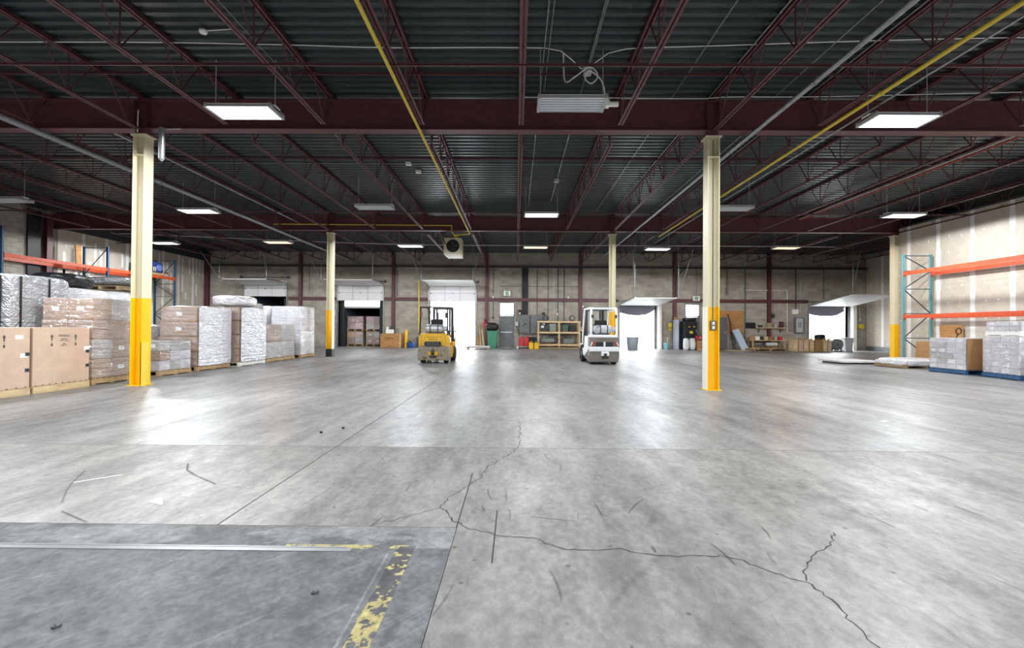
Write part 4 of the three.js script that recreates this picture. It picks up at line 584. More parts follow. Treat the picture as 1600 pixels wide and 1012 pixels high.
// ---------------------------------------------------------------- forklifts (rear end at local z = 0, forks towards -z)
const wheelGeo = (r, w) => lathe([[r * 0.45, -w / 2], [r * 0.8, -w / 2], [r * 0.97, -w * 0.42], [r, -w * 0.3], [r, w * 0.3], [r * 0.97, w * 0.42], [r * 0.8, w / 2], [r * 0.45, w / 2]], 24).rotateZ(Math.PI / 2);
function wheels(t, list) { for (const [x, z, r, w] of list) { const g = sub('wheel', t, [x, r, z]); obj('tyre', wheelGeo(r, w), M.rubber, g); obj('rim', [cyl(0, 0, 0, r * 0.46, r * 0.46, w * 0.7, 18, 'x'), cyl(0, 0, 0, r * 0.15, r * 0.15, w * 0.9, 12, 'x')], M.lightGrey, g); } }
function gasTank(t, y, z, w, r, m) { const g = sub('gas_tank', t, [0, y, z]); obj('cylinder', lathe([[0, -w / 2], [r * 0.6, -w / 2 + 0.01], [r * 0.92, -w / 2 + 0.06], [r, -w / 2 + 0.12], [r, w / 2 - 0.12], [r * 0.92, w / 2 - 0.06], [r * 0.6, w / 2 - 0.01], [0, w / 2]], 28).rotateZ(Math.PI / 2), m, g); obj('collar', [cyl(w / 2 + 0.01, 0, 0, r * 0.62, r * 0.62, 0.14, 20, 'x')], M.lightGrey, g); for (const u of [-0.18, 0.2]) obj('band', cyl(u * w, 0, 0, r + 0.006, r + 0.006, 0.035, 28, 'x'), M.darkGrey, g); obj('cradle', [bx(-w * 0.3, w * 0.3, -r - 0.05, -r + 0.02, -0.12, 0.12)], M.darkGrey, g); obj('hose', tube([[w / 2 + 0.05, 0.02, 0.02], [w / 2 + 0.1, -0.1, 0.08], [w / 2 - 0.02, -0.22, 0.1]], 0.012, 12), M.black, g); }
function mast(t, z, w, h, m) {
  const g = sub('mast', t, [0, 0, z]);
  for (const s of [-1, 1]) { obj('outer_channel', [bx(s * w / 2 - 0.04, s * w / 2 + 0.04, 0.08, h, -0.06, 0.06)], m, g); obj('inner_channel', bx(s * (w / 2 - 0.1) - 0.03, s * (w / 2 - 0.1) + 0.03, 0.1, h - 0.05, -0.1, 0.02), M.darkGrey, g); obj('lift_cylinder', rod([s * (w / 2 - 0.18), 0.12, 0.02], [s * (w / 2 - 0.18), h - 0.2, 0.02], 0.03, 12), M.steel, g); }
  obj('crossbar', [bx(-w / 2, w / 2, h - 0.1, h, -0.05, 0.05), bx(-w / 2, w / 2, 0.9, 1.0, -0.05, 0.05), bx(-w / 2, w / 2, 0.1, 0.2, -0.05, 0.05)], m, g);
  obj('carriage', [bx(-0.5, 0.5, 0.12, 0.2, -0.2, -0.14), bx(-0.5, 0.5, 0.45, 0.53, -0.2, -0.14), ...[-0.45, -0.15, 0.15, 0.45].map((x) => bx(x - 0.02, x + 0.02, 0.12, 1.15, -0.2, -0.15)), bx(-0.5, 0.5, 1.12, 1.17, -0.2, -0.15)], M.black, g);
  for (const s of [-1, 1]) obj('fork', [bx(s * 0.3 - 0.05, s * 0.3 + 0.05, 0.03, 0.5, -0.25, -0.2), bx(s * 0.3 - 0.05, s * 0.3 + 0.05, 0.03, 0.07, -1.3, -0.2)], M.darkGrey, g);
}
const cabin = (t, seatM) => { const s = sub('seat', t, [0, 0.98, -0.95]); obj('cushion', rb(0, 0.08, 0, 0.48, 0.14, 0.48, 0.05), seatM, s); obj('backrest', at(new RoundedBoxGeometry(0.46, 0.5, 0.12, 2, 0.05), 0, 0.36, 0.22, 0, 0.15), seatM, s); const w = sub('steering', t, [-0.05, 1.28, -1.45]); obj('wheel_ring', torus(0, 0, 0, 0.17, 0.016).rotateX(0), M.black, w); obj('post', rod([0, 0, 0], [0, -0.5, -0.12], 0.03, 8), M.darkGrey, w); obj('lever', [rod([0.3, -0.1, 0.05], [0.32, -0.35, 0], 0.012), rod([0.36, -0.1, 0.05], [0.38, -0.35, 0], 0.012)], M.black, w); };
const brand = canvasTex(512, 96, (g, w, h) => { g.fillStyle = '#e3b023'; g.fillRect(0, 0, w, h); g.fillStyle = '#1b1a18'; g.font = 'bold 74px sans-serif'; g.textAlign = 'center'; g.fillText('KOMATSU', 256, 74); });
{
  const t = thing('forklift', 'yellow and grey gas forklift seen from behind, before the third dock door', 'forklift', [-2.76, 0, -16.28], -0.02, 'forklifts');
  const prof = (pts, d) => prism(pts, d, 0.03);
  obj('counterweight', [prof([[-0.52, 0.14], [0.52, 0.14], [0.53, 0.3], [0.5, 0.6], [-0.5, 0.6], [-0.53, 0.3]], 0.5).translate(0, 0, -0.55)], M.forkGrey, t);
  obj('engine_hood', [prof([[-0.5, 0.6], [0.5, 0.6], [0.5, 0.9], [0.44, 1.04], [-0.44, 1.04], [-0.5, 0.9]], 0.48).translate(0, 0, -0.54), prof([[-0.4, 0.66], [0.4, 0.66], [0.38, 0.97], [-0.38, 0.97]], 0.02).translate(0, 0, -0.03)], M.forkYellow, t);
  obj('chassis', [bx(-0.5, 0.5, 0.18, 0.62, -1.9, -0.5), bx(-0.53, 0.53, 0.3, 0.62, -1.75, -1.2), bx(-0.42, 0.42, 0.62, 0.98, -1.2, -0.5), rb(0.45, 0.5, -1.7, 0.14, 0.5, 0.5, 0.05), rb(-0.45, 0.5, -1.7, 0.14, 0.5, 0.5, 0.05)], M.forkYellow, t);
  const gr = sub('grille', t, [0, 0.7, 0.025]); obj('opening', prism([[-0.31, 0.01], [-0.27, -0.075], [0.27, -0.075], [0.31, 0.01], [0.27, 0.085], [-0.27, 0.085]], 0.02).translate(0, 0, 0), M.black, gr); for (let k = -2; k <= 2; k++) obj('fin', bx(k * 0.085 - 0.008, k * 0.085 + 0.008, -0.065, 0.075, 0.018, 0.026), M.grey, gr);
  print('lettering', brand, 0.5, 0.095, [0, 0.86, 0.0335], 0, t, 0.5);
  const h = sub('tow_hitch', t, [0, 0.36, 0.02]); obj('plate', [rb(-0.12, 0, 0, 0.13, 0.14, 0.05, 0.02), rb(0.12, 0, 0, 0.13, 0.14, 0.05, 0.02)], M.forkYellow, h); obj('pin', [cyl(0, 0, 0.02, 0.05, 0.05, 0.06, 14, 'z'), cyl(0, 0.06, 0.03, 0.016, 0.016, 0.2, 8)], M.black, h); obj('pocket', bx(-0.11, 0.11, -0.15, -0.09, 0.0, 0.02), M.black, h);
  gasTank(t, 1.24, -0.27, 0.72, 0.155, M.tank);
  const o = sub('overhead_guard', t);
  for (const s of [-1, 1]) { obj('rear_post', bar([s * 0.5, 1.0, -0.12], [s * 0.48, 2.0, -0.16], 0.05, 0.07), M.black, o); obj('front_post', bar([s * 0.47, 0.6, -1.72], [s * 0.46, 2.03, -1.45], 0.05, 0.07), M.black, o); obj('roof_rail', bar([s * 0.48, 2.0, -0.14], [s * 0.46, 2.04, -1.5], 0.06, 0.05), M.black, o); }
  for (let k = 0; k < 6; k++) obj('roof_bar', bx(-0.48, 0.48, 2.0 + k * 0.007, 2.03 + k * 0.007, -0.2 - k * 0.25, -0.16 - k * 0.25), M.black, o);
  obj('work_lamp', [rb(-0.17, 1.83, -0.2, 0.09, 0.11, 0.08, 0.02), rod([-0.17, 1.88, -0.2], [-0.17, 2.0, -0.2], 0.012)], M.black, t); obj('tail_lamp', [rb(-0.45, 1.75, -0.1, 0.07, 0.16, 0.06, 0.015)], S(0x7a2a2c, 0.4), t); obj('mirror', [rb(0.42, 1.72, -0.25, 0.09, 0.2, 0.04, 0.015)], M.darkGrey, t);
  cabin(t, M.black); mast(t, -1.98, 0.72, 2.08, M.darkGrey);
  wheels(t, [[-0.42, -0.36, 0.23, 0.16], [0.42, -0.36, 0.23, 0.16], [-0.46, -1.62, 0.3, 0.2], [0.46, -1.62, 0.3, 0.2]]);
  obj('side_step', [tube([[0.54, 0.55, -1.1], [0.62, 0.5, -1.1], [0.62, 0.25, -1.1], [0.55, 0.2, -1.1]], 0.018, 14), tube([[0.54, 0.55, -1.3], [0.62, 0.5, -1.3], [0.62, 0.25, -1.3], [0.55, 0.2, -1.3]], 0.018, 14)], M.darkGrey, t);
}
{
  const t = thing('forklift', 'white and taupe gas forklift seen from behind, beside the fourth dock door', 'forklift', [3.32, 0, -16.35], 0.03, 'forklifts'), P = (pts, d, b = 0.04) => prism(pts, d, b);
  obj('counterweight', [P([[-0.46, 0.13], [0.46, 0.13], [0.49, 0.3], [0.49, 0.5], [-0.49, 0.5], [-0.49, 0.3]], 0.5).translate(0, 0, -0.56)], M.forkTaupe, t);
  obj('rear_band', [P([[-0.49, 0.5], [0.49, 0.5], [0.49, 0.6], [-0.49, 0.6]], 0.5).translate(0, 0, -0.55)], M.forkWhite, t);
  obj('upper_weight', [P([[-0.49, 0.62], [0.49, 0.62], [0.48, 0.94], [-0.48, 0.94]], 0.46).translate(0, 0, -0.56)], M.forkTaupe, t);
  obj('top_cover', [rb(0, 1.0, -0.32, 1.0, 0.12, 0.5, 0.05)], M.forkWhite, t);
  const gr = sub('grille', t, [0, 0.73, -0.055]); obj('opening', [rb(-0.17, 0, 0, 0.27, 0.15, 0.05, 0.03), rb(0.17, 0, 0, 0.27, 0.15, 0.05, 0.03)], M.black, gr); obj('badge', rb(0, 0, 0.005, 0.07, 0.16, 0.05, 0.01), M.forkWhite, gr);
  for (const s of [-1, 1]) { const l = sub('tail_light', t, [s * 0.4, 0.74, -0.05]); obj('lens', at(new THREE.BoxGeometry(0.035, 0.17, 0.05), 0, 0, 0, 0, 0, s * 0.35), M.redLens, l); obj('lens_bar', at(new THREE.BoxGeometry(0.03, 0.15, 0.05), s * 0.06, 0.0, 0, 0, 0, s * 0.35), M.paper, l); }
  const h = sub('tow_hitch', t, [0.02, 0.36, -0.02]); obj('plate', rb(0, 0.03, 0, 0.28, 0.15, 0.06, 0.02), M.forkWhite, h); obj('pin', [cyl(0, 0, 0.04, 0.05, 0.05, 0.06, 14, 'z')], M.black, h); obj('pocket', bx(-0.11, 0.11, -0.14, -0.06, 0.01, 0.03), M.black, h);
  obj('chassis', [bx(-0.47, 0.47, 0.16, 0.55, -1.95, -0.5), bx(-0.4, 0.4, 0.55, 1.0, -1.15, -0.5)], M.forkTaupe, t);
  for (const s of [-1, 1]) obj('side_panel', [P([[0, 0.5], [0.75, 0.25], [1.35, 0.42], [1.55, 0.7], [1.3, 0.62], [1.0, 0.5], [0.75, 0.6], [0.6, 1.0], [0, 1.0]], 0.05, 0.01).rotateY(Math.PI / 2).translate(s * 0.5 - 0.025, 0, -0.4)], M.forkWhite, t);
  gasTank(t, 1.25, -0.3, 0.66, 0.16, M.lightGrey);
  const o = sub('overhead_guard', t);
  for (const s of [-1, 1]) { obj('rear_post', tube([[s * 0.46, 1.0, -0.14], [s * 0.46, 1.5, -0.13], [s * 0.45, 1.95, -0.18], [s * 0.42, 2.02, -0.35]], 0.045, 20, 8), M.forkWhite, o); obj('front_post', tube([[s * 0.46, 0.55, -1.85], [s * 0.47, 1.2, -1.7], [s * 0.46, 1.98, -1.45]], 0.035, 16, 8), M.forkWhite, o); obj('roof_rail', bar([s * 0.44, 2.02, -0.3], [s * 0.45, 2.02, -1.5], 0.07, 0.06), M.forkWhite, o); }
  obj('roof_front', bx(-0.45, 0.45, 1.98, 2.04, -1.52, -1.45), M.black, o); obj('roof_rear', rb(0, 2.0, -0.26, 0.9, 0.07, 0.08, 0.02), M.forkWhite, o); for (let k = 0; k < 4; k++) obj('roof_bar', bx(-0.44, 0.44, 2.0, 2.03, -0.5 - k * 0.25, -0.47 - k * 0.25), M.black, o);
  obj('work_lamp', [rb(-0.42, 1.72, -0.12, 0.1, 0.12, 0.06, 0.02), rb(0.42, 1.72, -0.12, 0.08, 0.12, 0.06, 0.02)], M.darkGrey, t);
  cabin(t, M.black); mast(t, -2.05, 0.74, 2.12, M.black);
  wheels(t, [[-0.4, -0.38, 0.23, 0.17], [0.4, -0.38, 0.23, 0.17], [-0.46, -1.72, 0.33, 0.2], [0.46, -1.72, 0.33, 0.2]]);
}
// ---------------------------------------------------------------- things along the rear wall
const W0 = ZR + 0.01;
// inside the trailer
for (const [x, y, m, s, l] of [[-10.62, 0, 0, 1, 'wrapped brown goods in the trailer, lower left'], [-9.35, 0, 0, 2, 'wrapped brown goods in the trailer, lower right'], [-10.62, 1.02, 1, 3, 'wrapped red goods in the trailer, upper left'], [-9.35, 1.02, 1, 4, 'wrapped red goods in the trailer, upper right']])
  load('trailer_pallet', l, [x, y, ZR - 1.3], 0, 1.1, 1.1, [[0.43, 2, 2], [0.43, 2, 2]], m ? [S(0xa04a52, 0.6), S(0xb9868a, 0.6), S(0x8a5a52, 0.6), M.cartonGrey] : [M.kraft, M.kraft2, S(0xc98a3c, 0.7), M.cartonGrey], { labels: 0.4, seedN: 20 + s, group: 'pallets inside the trailer' });
{ const t = thing('large_carton', 'big brown carton right of the second dock door', 'carton', [-7.7, 0, -29.3]); obj('box', rb(0, 0.45, 0, 1.3, 0.88, 0.8, 0.01, 0, 1), M.plywood, t); obj('edge_strip', bx(0.56, 0.65, 0, 0.89, 0.4, 0.406), M.woodPale, t); obj('skid', [bx(-0.6, -0.5, 0, 0.02, -0.4, 0.42), bx(0.5, 0.6, 0, 0.02, -0.4, 0.42)], M.wood, t); obj('marking', bx(-0.35, 0.2, 0.55, 0.63, 0.4, 0.403), S(0x8a6238, 0.8), t); }
{ const t = thing('printer', 'white office machine on the big brown carton', 'machine', [-7.85, 0.892, -29.3], 0.2); obj('body', rb(0, 0.13, 0, 0.5, 0.26, 0.4, 0.03), M.paper, t); obj('screen_arm', [bx(-0.22, -0.1, 0.26, 0.42, -0.1, 0.0)], M.paper, t); obj('feeder', rb(0.14, 0.36, 0, 0.24, 0.2, 0.3, 0.04), M.darkGrey, t); }
{ const t = thing('bollard', 'yellow steel bollard beside the big brown carton', 'bollard', [-6.8, 0, -29.2]); obj('pipe', cyl(0, 0.53, 0, 0.09, 0.09, 1.06, 18), M.yellow, t); obj('cap', at(new THREE.SphereGeometry(0.09, 18, 8, 0, 7, 0, 1.571), 0, 1.06, 0), M.yellow, t); }
{ const t = thing('blue_bin', 'blue plastic tub behind the yellow forklift', 'bin', [-6.45, 0, -29.0]); obj('tub', lathe([[0, 0.01], [0.2, 0], [0.25, 0.3], [0.27, 0.31], [0.27, 0.33], [0.23, 0.32], [0.19, 0.03], [0, 0.03]]), M.plasticBlue, t); obj('contents', at(soft(0.36, 0.3, 0.36, { n: 6, amp: 0.05, round: 3 }), 0, 0.15, 0), M.darkGrey, t); }
{ const t = thing('steel_cabinet', 'small dark steel locker behind the yellow forklift', 'cabinet', [-5.95, 0, -29.6]); obj('body', rb(0, 0.35, 0, 0.5, 0.7, 0.4, 0.02), M.grey, t); obj('door', [rb(0, 0.36, 0.205, 0.44, 0.6, 0.02, 0.006)], M.darkGrey, t); }
{ const t = thing('wheelie_bin', 'green wheelie bin stuffed with a black bag', 'bin', [-1.33, 0, -29.55]); obj('body', prism([[-0.24, 0.12], [0.24, 0.12], [0.31, 1.05], [-0.31, 1.05]], 0.6, 0.02).translate(0, 0, -0.3), M.plasticGreen, t); obj('rim', [rb(0, 1.08, 0, 0.72, 0.07, 0.7, 0.02)], M.plasticGreen, t); for (const s of [-1, 1]) obj('wheel', cyl(s * 0.25, 0.12, -0.28, 0.12, 0.12, 0.06, 18, 'x'), M.rubber, t); obj('foot', bx(-0.24, 0.24, 0.0, 0.12, 0.1, 0.28), M.plasticGreen, t); }
one('rubbish_bag', at(soft(0.78, 0.5, 0.7, { n: 10, amp: 0.06, round: 4, s: 3 }), -1.36, 1.12, -29.55), M.bagBlack, 'bulging black bag on top of the green bin', 'bag');
{ const t = thing('fire_extinguisher', 'red fire extinguisher on the post beside the green bin', 'extinguisher', [-1.85, 1.25, -29.78]); obj('cylinder', lathe([[0, 0], [0.08, 0.005], [0.085, 0.03], [0.085, 0.42], [0.06, 0.48], [0.03, 0.5], [0, 0.5]]), M.plasticRed, t); obj('valve', [cyl(0, 0.53, 0, 0.025, 0.025, 0.07, 10), cb(0.05, 0.58, 0, 0.14, 0.025, 0.03)], M.black, t); obj('hose', tube([[0.03, 0.53, 0.02], [0.12, 0.45, 0.03], [0.1, 0.25, 0.04]], 0.012, 12), M.black, t); obj('bracket', bx(-0.1, 0.1, 0.1, 0.4, -0.1, -0.085), M.plasticRed, t); }
for (const [x, dx, h, m, l] of [[-2.2, 0.12, 1.5, M.wood, 'tall pale plank leaning by the third dock door'], [-2.05, 0.18, 1.2, M.woodPale, 'short pale plank leaning by the third dock door'], [-2.32, 0.05, 0.8, M.plywood, 'stubby board leaning by the third dock door']]) one('leaning_plank', bar([x + dx, 0.0, -29.55], [x, h, -29.98], 0.11, 0.03), m, l, 'plank', 'planks leaning by the third door');
{ const t = thing('board_stack', 'low stack of pale boards on the floor before the green bin', 'boards', [-2.1, 0, -27.9], 0.03); for (const x of [-0.6, 0.6]) obj('runner', bx(x - 0.05, x + 0.05, 0, 0.09, -0.4, 0.4), M.wood, t); for (let k = 0; k < 3; k++) obj('board', cb((k - 1) * 0.03, 0.105 + k * 0.031, 0, 1.55 - 0.1 * k, 0.028, 0.85), k === 1 ? S(0x9a6a5c, 0.7) : M.cartonWhite, t); }
// electrical gear
{ const t = thing('electrical_panel', 'grey electrical disconnect with black lever under the black riser', 'electrical panel', [0.73, 0.95, W0], 0, 'electrical panels'); obj('case', rb(0, 0.6, 0.13, 0.66, 1.2, 0.26, 0.015), M.grey, t); obj('door', rb(0, 0.6, 0.265, 0.6, 1.12, 0.02, 0.006), M.grey, t); obj('lever', bar([-0.12, 0.5, 0.29], [0.12, 0.65, 0.29], 0.06, 0.04), M.black, t); }
{ const t = thing('electrical_panel', 'wider grey electrical panel left behind the wooden rack', 'electrical panel', [1.6, 0.95, W0], 0, 'electrical panels'); obj('case', rb(0, 0.6, 0.12, 0.96, 1.22, 0.24, 0.015), M.grey, t); obj('door', [rb(-0.24, 0.6, 0.245, 0.45, 1.14, 0.02, 0.006), rb(0.24, 0.6, 0.245, 0.45, 1.14, 0.02, 0.006)], M.grey, t); obj('knob', cyl(0.36, 1.28, 0.1, 0.1, 0.1, 0.2, 14, 'z'), M.black, t); obj('notice', bx(0.3, 0.46, 0.55, 0.7, 0.257, 0.259), M.paper, t); }
{ const t = thing('cable_riser', 'broad black cable riser from roof to electrical panel', 'duct', [0.75, 2.18, W0]); obj('tray', [bx(-0.19, 0.19, 0, 3.05, 0.01, 0.03), bx(-0.19, -0.15, 0, 3.05, 0.03, 0.13), bx(0.15, 0.19, 0, 3.05, 0.03, 0.13)], M.black, t); for (let k = 0; k < 4; k++) obj('cable', rod([-0.1 + k * 0.066, 0, 0.07], [-0.1 + k * 0.066, 3.05, 0.07], 0.026, 8), M.darkGrey, t); for (const y of [0.4, 1.2, 2.0, 2.8]) obj('clamp', bx(-0.2, 0.2, y, y + 0.05, 0.09, 0.13), M.darkGrey, t); }
{ const t = thing('meter_box', 'small black box with white tag left of the black riser', 'electrical box', [0.42, 2.2, W0]); obj('case', rb(0, 0.14, 0.08, 0.2, 0.3, 0.16, 0.015), M.black, t); obj('tag', bx(-0.06, 0.04, -0.0, 0.1, 0.161, 0.164), M.paper, t); }
{ const t = thing('charger_box', 'grey wall charger with drooping black cable by the exit door', 'charger', [0.22, 1.42, W0]); obj('case', rb(0, 0.14, 0.08, 0.22, 0.28, 0.16, 0.02), M.lightGrey, t); obj('cable', tube([[0.0, 0.02, 0.1], [0.03, -0.1, 0.25], [0.12, -0.3, 0.4], [0.16, -0.55, 0.5], [0.2, -0.7, 0.55]], 0.022, 24, 8), M.black, t); obj('conduit', rod([0, 0.28, 0.06], [0, 1.6, 0.06], 0.015), M.grey, t); }
for (const [x, l] of [[-1.32, 'left of the exit door'], [1.55, 'above the left end of the wooden rack'], [2.25, 'above the wooden rack, second from left'], [2.62, 'above the wooden rack, third from left'], [2.9, 'above the wooden rack, fourth from left'], [3.3, 'above the wooden rack, near its right end']]) one('wall_conduit', [rod([x, 1.75 + (x > 2.4 ? -0.2 : 0.2), W0 + 0.03], [x, 5.2, W0 + 0.03], x > 2.8 ? 0.022 : 0.014, 8), rb(x, 1.75 + (x > 2.4 ? -0.2 : 0.2), W0 + 0.05, 0.1, 0.16, 0.09, 0.01)], x > 2.5 && x < 2.7 ? M.paper : M.darkGrey, 'upright conduit on the rear wall ' + l, 'conduit', 'conduits on the rear wall');
for (const [x, y, l] of [[-1.32, 3.3, 'left of the exit door'], [3.55, 3.3, 'right end of the wooden rack'], [2.85, 2.2, 'above the middle of the wooden rack'], [4.5, 2.7, 'behind the white forklift']]) { const t = thing('wall_sensor', 'small round white sensor on the rear wall, ' + l, 'sensor', [x, y, ZR + 0.17], 0, 'white wall sensors'); obj('dome', at(new THREE.SphereGeometry(0.06, 14, 10), 0, 0, 0.03), M.paper, t); obj('plate', bx(-0.05, 0.05, -0.07, 0.07, -0.01, 0.0), M.paper, t); }
// wooden rack with bins
{
  const t = thing('wooden_rack', 'pale timber shelving rack against the rear wall', 'rack', [2.88, 0, -29.38]);
  for (const x of [-1.28, 0.02, 1.3]) for (const z of [-0.35, 0.35]) obj('post', rb(x, 0.87, z, 0.09, 1.74, 0.05, 0.005, 0, 1), M.woodPale, t);
  for (const y of [0.24, 1.02, 1.7]) for (const z of [-0.39, 0.39]) obj('rail', rb(0, y, z, 2.7, 0.1, 0.04, 0.005, 0, 1), M.woodPale, t);
  for (const y of [0.3, 1.08]) for (let k = 0; k < 5; k++) obj('shelf_board', cb(0, y, -0.3 + k * 0.15, 2.6, 0.02, 0.14), M.plywood, t);
  obj('notice', bx(-1.12, -0.95, 1.32, 1.45, 0.36, 0.363), M.paper, t); obj('skid', [bx(-1.3, 1.3, 0.0, 0.1, -0.4, -0.3), bx(-1.3, 1.3, 0.0, 0.1, 0.3, 0.4)], M.woodGrey, t);
}
const tub = (name, label, x, y, z, w, h, d, m, lid) => { const t = thing(name, label, 'container', [x, y, z], 0, 'containers on the wooden rack'); obj('body', rb(0, h / 2, 0, w, h, d, 0.03), m, t); obj('rim', rb(0, h - 0.02, 0, w + 0.03, 0.04, d + 0.03, 0.012), lid ?? m, t); return t; };
tub('storage_tub', 'dark tub on the rack middle shelf, far left', 2.0, 1.091, -29.38, 0.35, 0.42, 0.4, M.darkGrey); tub('storage_tub', 'grey-green tub beside the dark one on the rack middle shelf', 2.5, 1.091, -29.38, 0.42, 0.46, 0.4, S(0x7f8a83, 0.5), M.lightGrey);
tub('storage_tub', 'dark green tub on the rack middle shelf, right half', 3.3, 1.091, -29.38, 0.36, 0.45, 0.4, S(0x3d5f55, 0.5)); tub('storage_tub', 'black crate on the rack middle shelf, far right', 3.78, 1.091, -29.38, 0.45, 0.4, 0.4, M.black);
{ const t = thing('compressor', 'grey machine with hose lying on the rack lower shelf, left', 'machine', [2.2, 0.311, -29.38], 0, 'machines on the wooden rack'); obj('tank', cyl(0, 0.2, 0, 0.19, 0.19, 0.8, 20, 'x'), S(0x7d847e, 0.45), t); obj('motor', rb(0.2, 0.42, 0, 0.3, 0.2, 0.25, 0.05), M.darkGrey, t); obj('foot', [bx(-0.3, -0.22, 0, 0.06, -0.2, 0.2), bx(0.22, 0.3, 0, 0.06, -0.2, 0.2)], M.black, t); obj('hose', tube([[0.4, 0.3, 0.1], [0.6, 0.35, 0.25], [0.55, 0.1, 0.3], [0.2, 0.05, 0.32]], 0.02, 20), M.black, t); }
{ const t = thing('compressor', 'flat grey motor unit on the rack lower shelf, right', 'machine', [3.5, 0.311, -29.38], 0, 'machines on the wooden rack'); obj('body', rb(0, 0.18, 0, 0.7, 0.34, 0.45, 0.05), S(0x6f756f, 0.5), t); obj('cover', rb(-0.05, 0.4, 0, 0.4, 0.12, 0.35, 0.04), M.darkGrey, t); }
for (const [x, l] of [[2.05, 'left'], [3.75, 'right']]) { const t = thing('cable_coil', 'coiled dark hose on the wooden rack top, ' + l, 'coil', [x, 1.78, -29.38], 0, 'hose coils'); for (let k = 0; k < 3; k++) obj('loop', torus(0, 0.16, -0.05 + k * 0.05, 0.17 - 0.01 * k, 0.02), M.darkGrey, t); obj('hook', rod([0, 0.3, -0.1], [0, 0.36, 0.1], 0.012), M.grey, t); obj('plank', bx(-0.3, 0.3, -0.03, -0.01, -0.3, 0.3), M.wood, t); }
function jerry(name, label, x, z, m, h, w, group) { const t = thing(name, label, 'jerry can', [x, name === 'red_jerry_can' ? 0.152 : 0, z], rr(-0.2, 0.2), group); obj('body', rb(0, h * 0.44, 0, w, h * 0.88, w * 0.7, 0.04), m, t); obj('handle', [tube([[-w * 0.3, h * 0.86, 0], [-w * 0.2, h * 1.0, 0], [w * 0.15, h * 1.0, 0], [w * 0.22, h * 0.86, 0]], 0.018, 16)], m, t); obj('spout_cap', cyl(w * 0.34, h * 0.92, 0, 0.035, 0.03, 0.09, 12), M.black, t); }
{ const t = thing('platform_trolley', 'low white platform trolley under the red cans', 'trolley', [0.66, 0, -29.1]); obj('deck', rb(0, 0.13, 0, 0.8, 0.04, 0.5, 0.01), M.lightGrey, t); obj('lip', bx(-0.42, -0.34, 0.0, 0.16, -0.24, 0.24), M.paper, t); for (const [x, z] of [[-0.25, -0.2], [0.3, -0.2], [-0.25, 0.2], [0.3, 0.2]]) obj('castor', cyl(x, 0.055, z, 0.055, 0.055, 0.04, 12, 'x'), M.rubber, t); }
srand(5); jerry('red_jerry_can', 'red fuel can on the trolley, left', 0.5, -29.1, M.plasticRed, 0.62, 0.27, 'red fuel cans'); jerry('red_jerry_can', 'red fuel can on the trolley, right', 0.83, -29.1, M.plasticRed, 0.64, 0.3, 'red fuel cans');
jerry('yellow_jerry_can', 'yellow jug on the floor, left of the pair', 1.12, -28.5, M.plasticYellow, 0.46, 0.28, 'yellow jugs'); jerry('yellow_jerry_can', 'yellow jug on the floor, right of the pair', 1.44, -28.5, M.plasticYellow, 0.44, 0.28, 'yellow jugs');
{ const t = thing('engine_block', 'dark battery unit behind the red and yellow cans', 'machine', [1.22, 0, -29.72]); obj('case', rb(0, 0.36, 0, 0.5, 0.72, 0.4, 0.04), M.black, t); obj('terminal', [cyl(-0.12, 0.75, 0, 0.03, 0.03, 0.06, 10), cyl(0.12, 0.75, 0, 0.03, 0.03, 0.06, 10)], M.steel, t); obj('leads', tube([[-0.12, 0.78, 0], [0, 0.9, 0.1], [0.12, 0.78, 0]], 0.015, 12), M.plasticRed, t); }
one('leaning_plank', bar([4.45, 0, -28.9], [4.33, 1.4, -29.6], 0.09, 0.04), M.woodPale, 'pale stud leaning on the right end of the wooden rack', 'plank');
// right part of the rear wall
{ const t = thing('round_bin', 'light grey round bin beside the fourth dock door', 'bin', [7.5, 0, -29.0]); obj('body', lathe([[0, 0.01], [0.32, 0], [0.37, 0.7], [0.4, 0.71], [0.4, 0.78], [0.36, 0.78], [0.3, 0.03], [0, 0.03]], 26), S(0x9aa3ad, 0.5), t); obj('handle', [cb(-0.42, 0.62, 0, 0.05, 0.1, 0.14), cb(0.42, 0.62, 0, 0.05, 0.1, 0.14)], S(0x9aa3ad, 0.5), t); }
one('broom', [rod([7.62, 0.2, -28.98], [7.42, 1.35, -29.1], 0.018), cb(7.43, 1.32, -29.1, 0.06, 0.3, 0.05)], M.wood, 'wooden broom standing in the grey round bin', 'broom');
{ const t = thing('spray_bottle', 'light blue bucket with mop handle by the fourth dock door', 'bucket', [9.75, 0, -29.5]); obj('bucket', lathe([[0, 0.01], [0.13, 0], [0.17, 0.4], [0.18, 0.42], [0.15, 0.41], [0.12, 0.03], [0, 0.03]]), S(0x8fc3cf, 0.45), t); obj('mop_handle', rod([0.02, 0.1, 0], [0.14, 0.75, -0.1], 0.014), M.paper, t); obj('bail', torus(0, 0.4, 0, 0.16, 0.008), M.steel, t); }
{ const t = thing('tool_cabinet', 'black tool cabinet with yellow stickers behind the cartons', 'cabinet', [11.15, 0, -29.35], 0.15); obj('body', rb(0, 0.9, 0, 0.85, 1.8, 0.55, 0.03), S(0x1d2429, 0.4), t); obj('hood', at(soft(0.8, 0.22, 0.5, { n: 6, amp: 0.02, round: 5 }), 0.02, 1.8, 0), S(0x1d2429, 0.4), t); obj('sticker', [bx(-0.1, 0.12, 1.02, 1.18, 0.276, 0.279), bx(0.15, 0.26, 1.42, 1.5, 0.276, 0.279), bx(-0.2, -0.05, 1.42, 1.47, 0.276, 0.279)], M.gasYellow, t); obj('handle', rb(0.34, 1.2, 0.29, 0.03, 0.2, 0.03, 0.01), M.steel, t); }
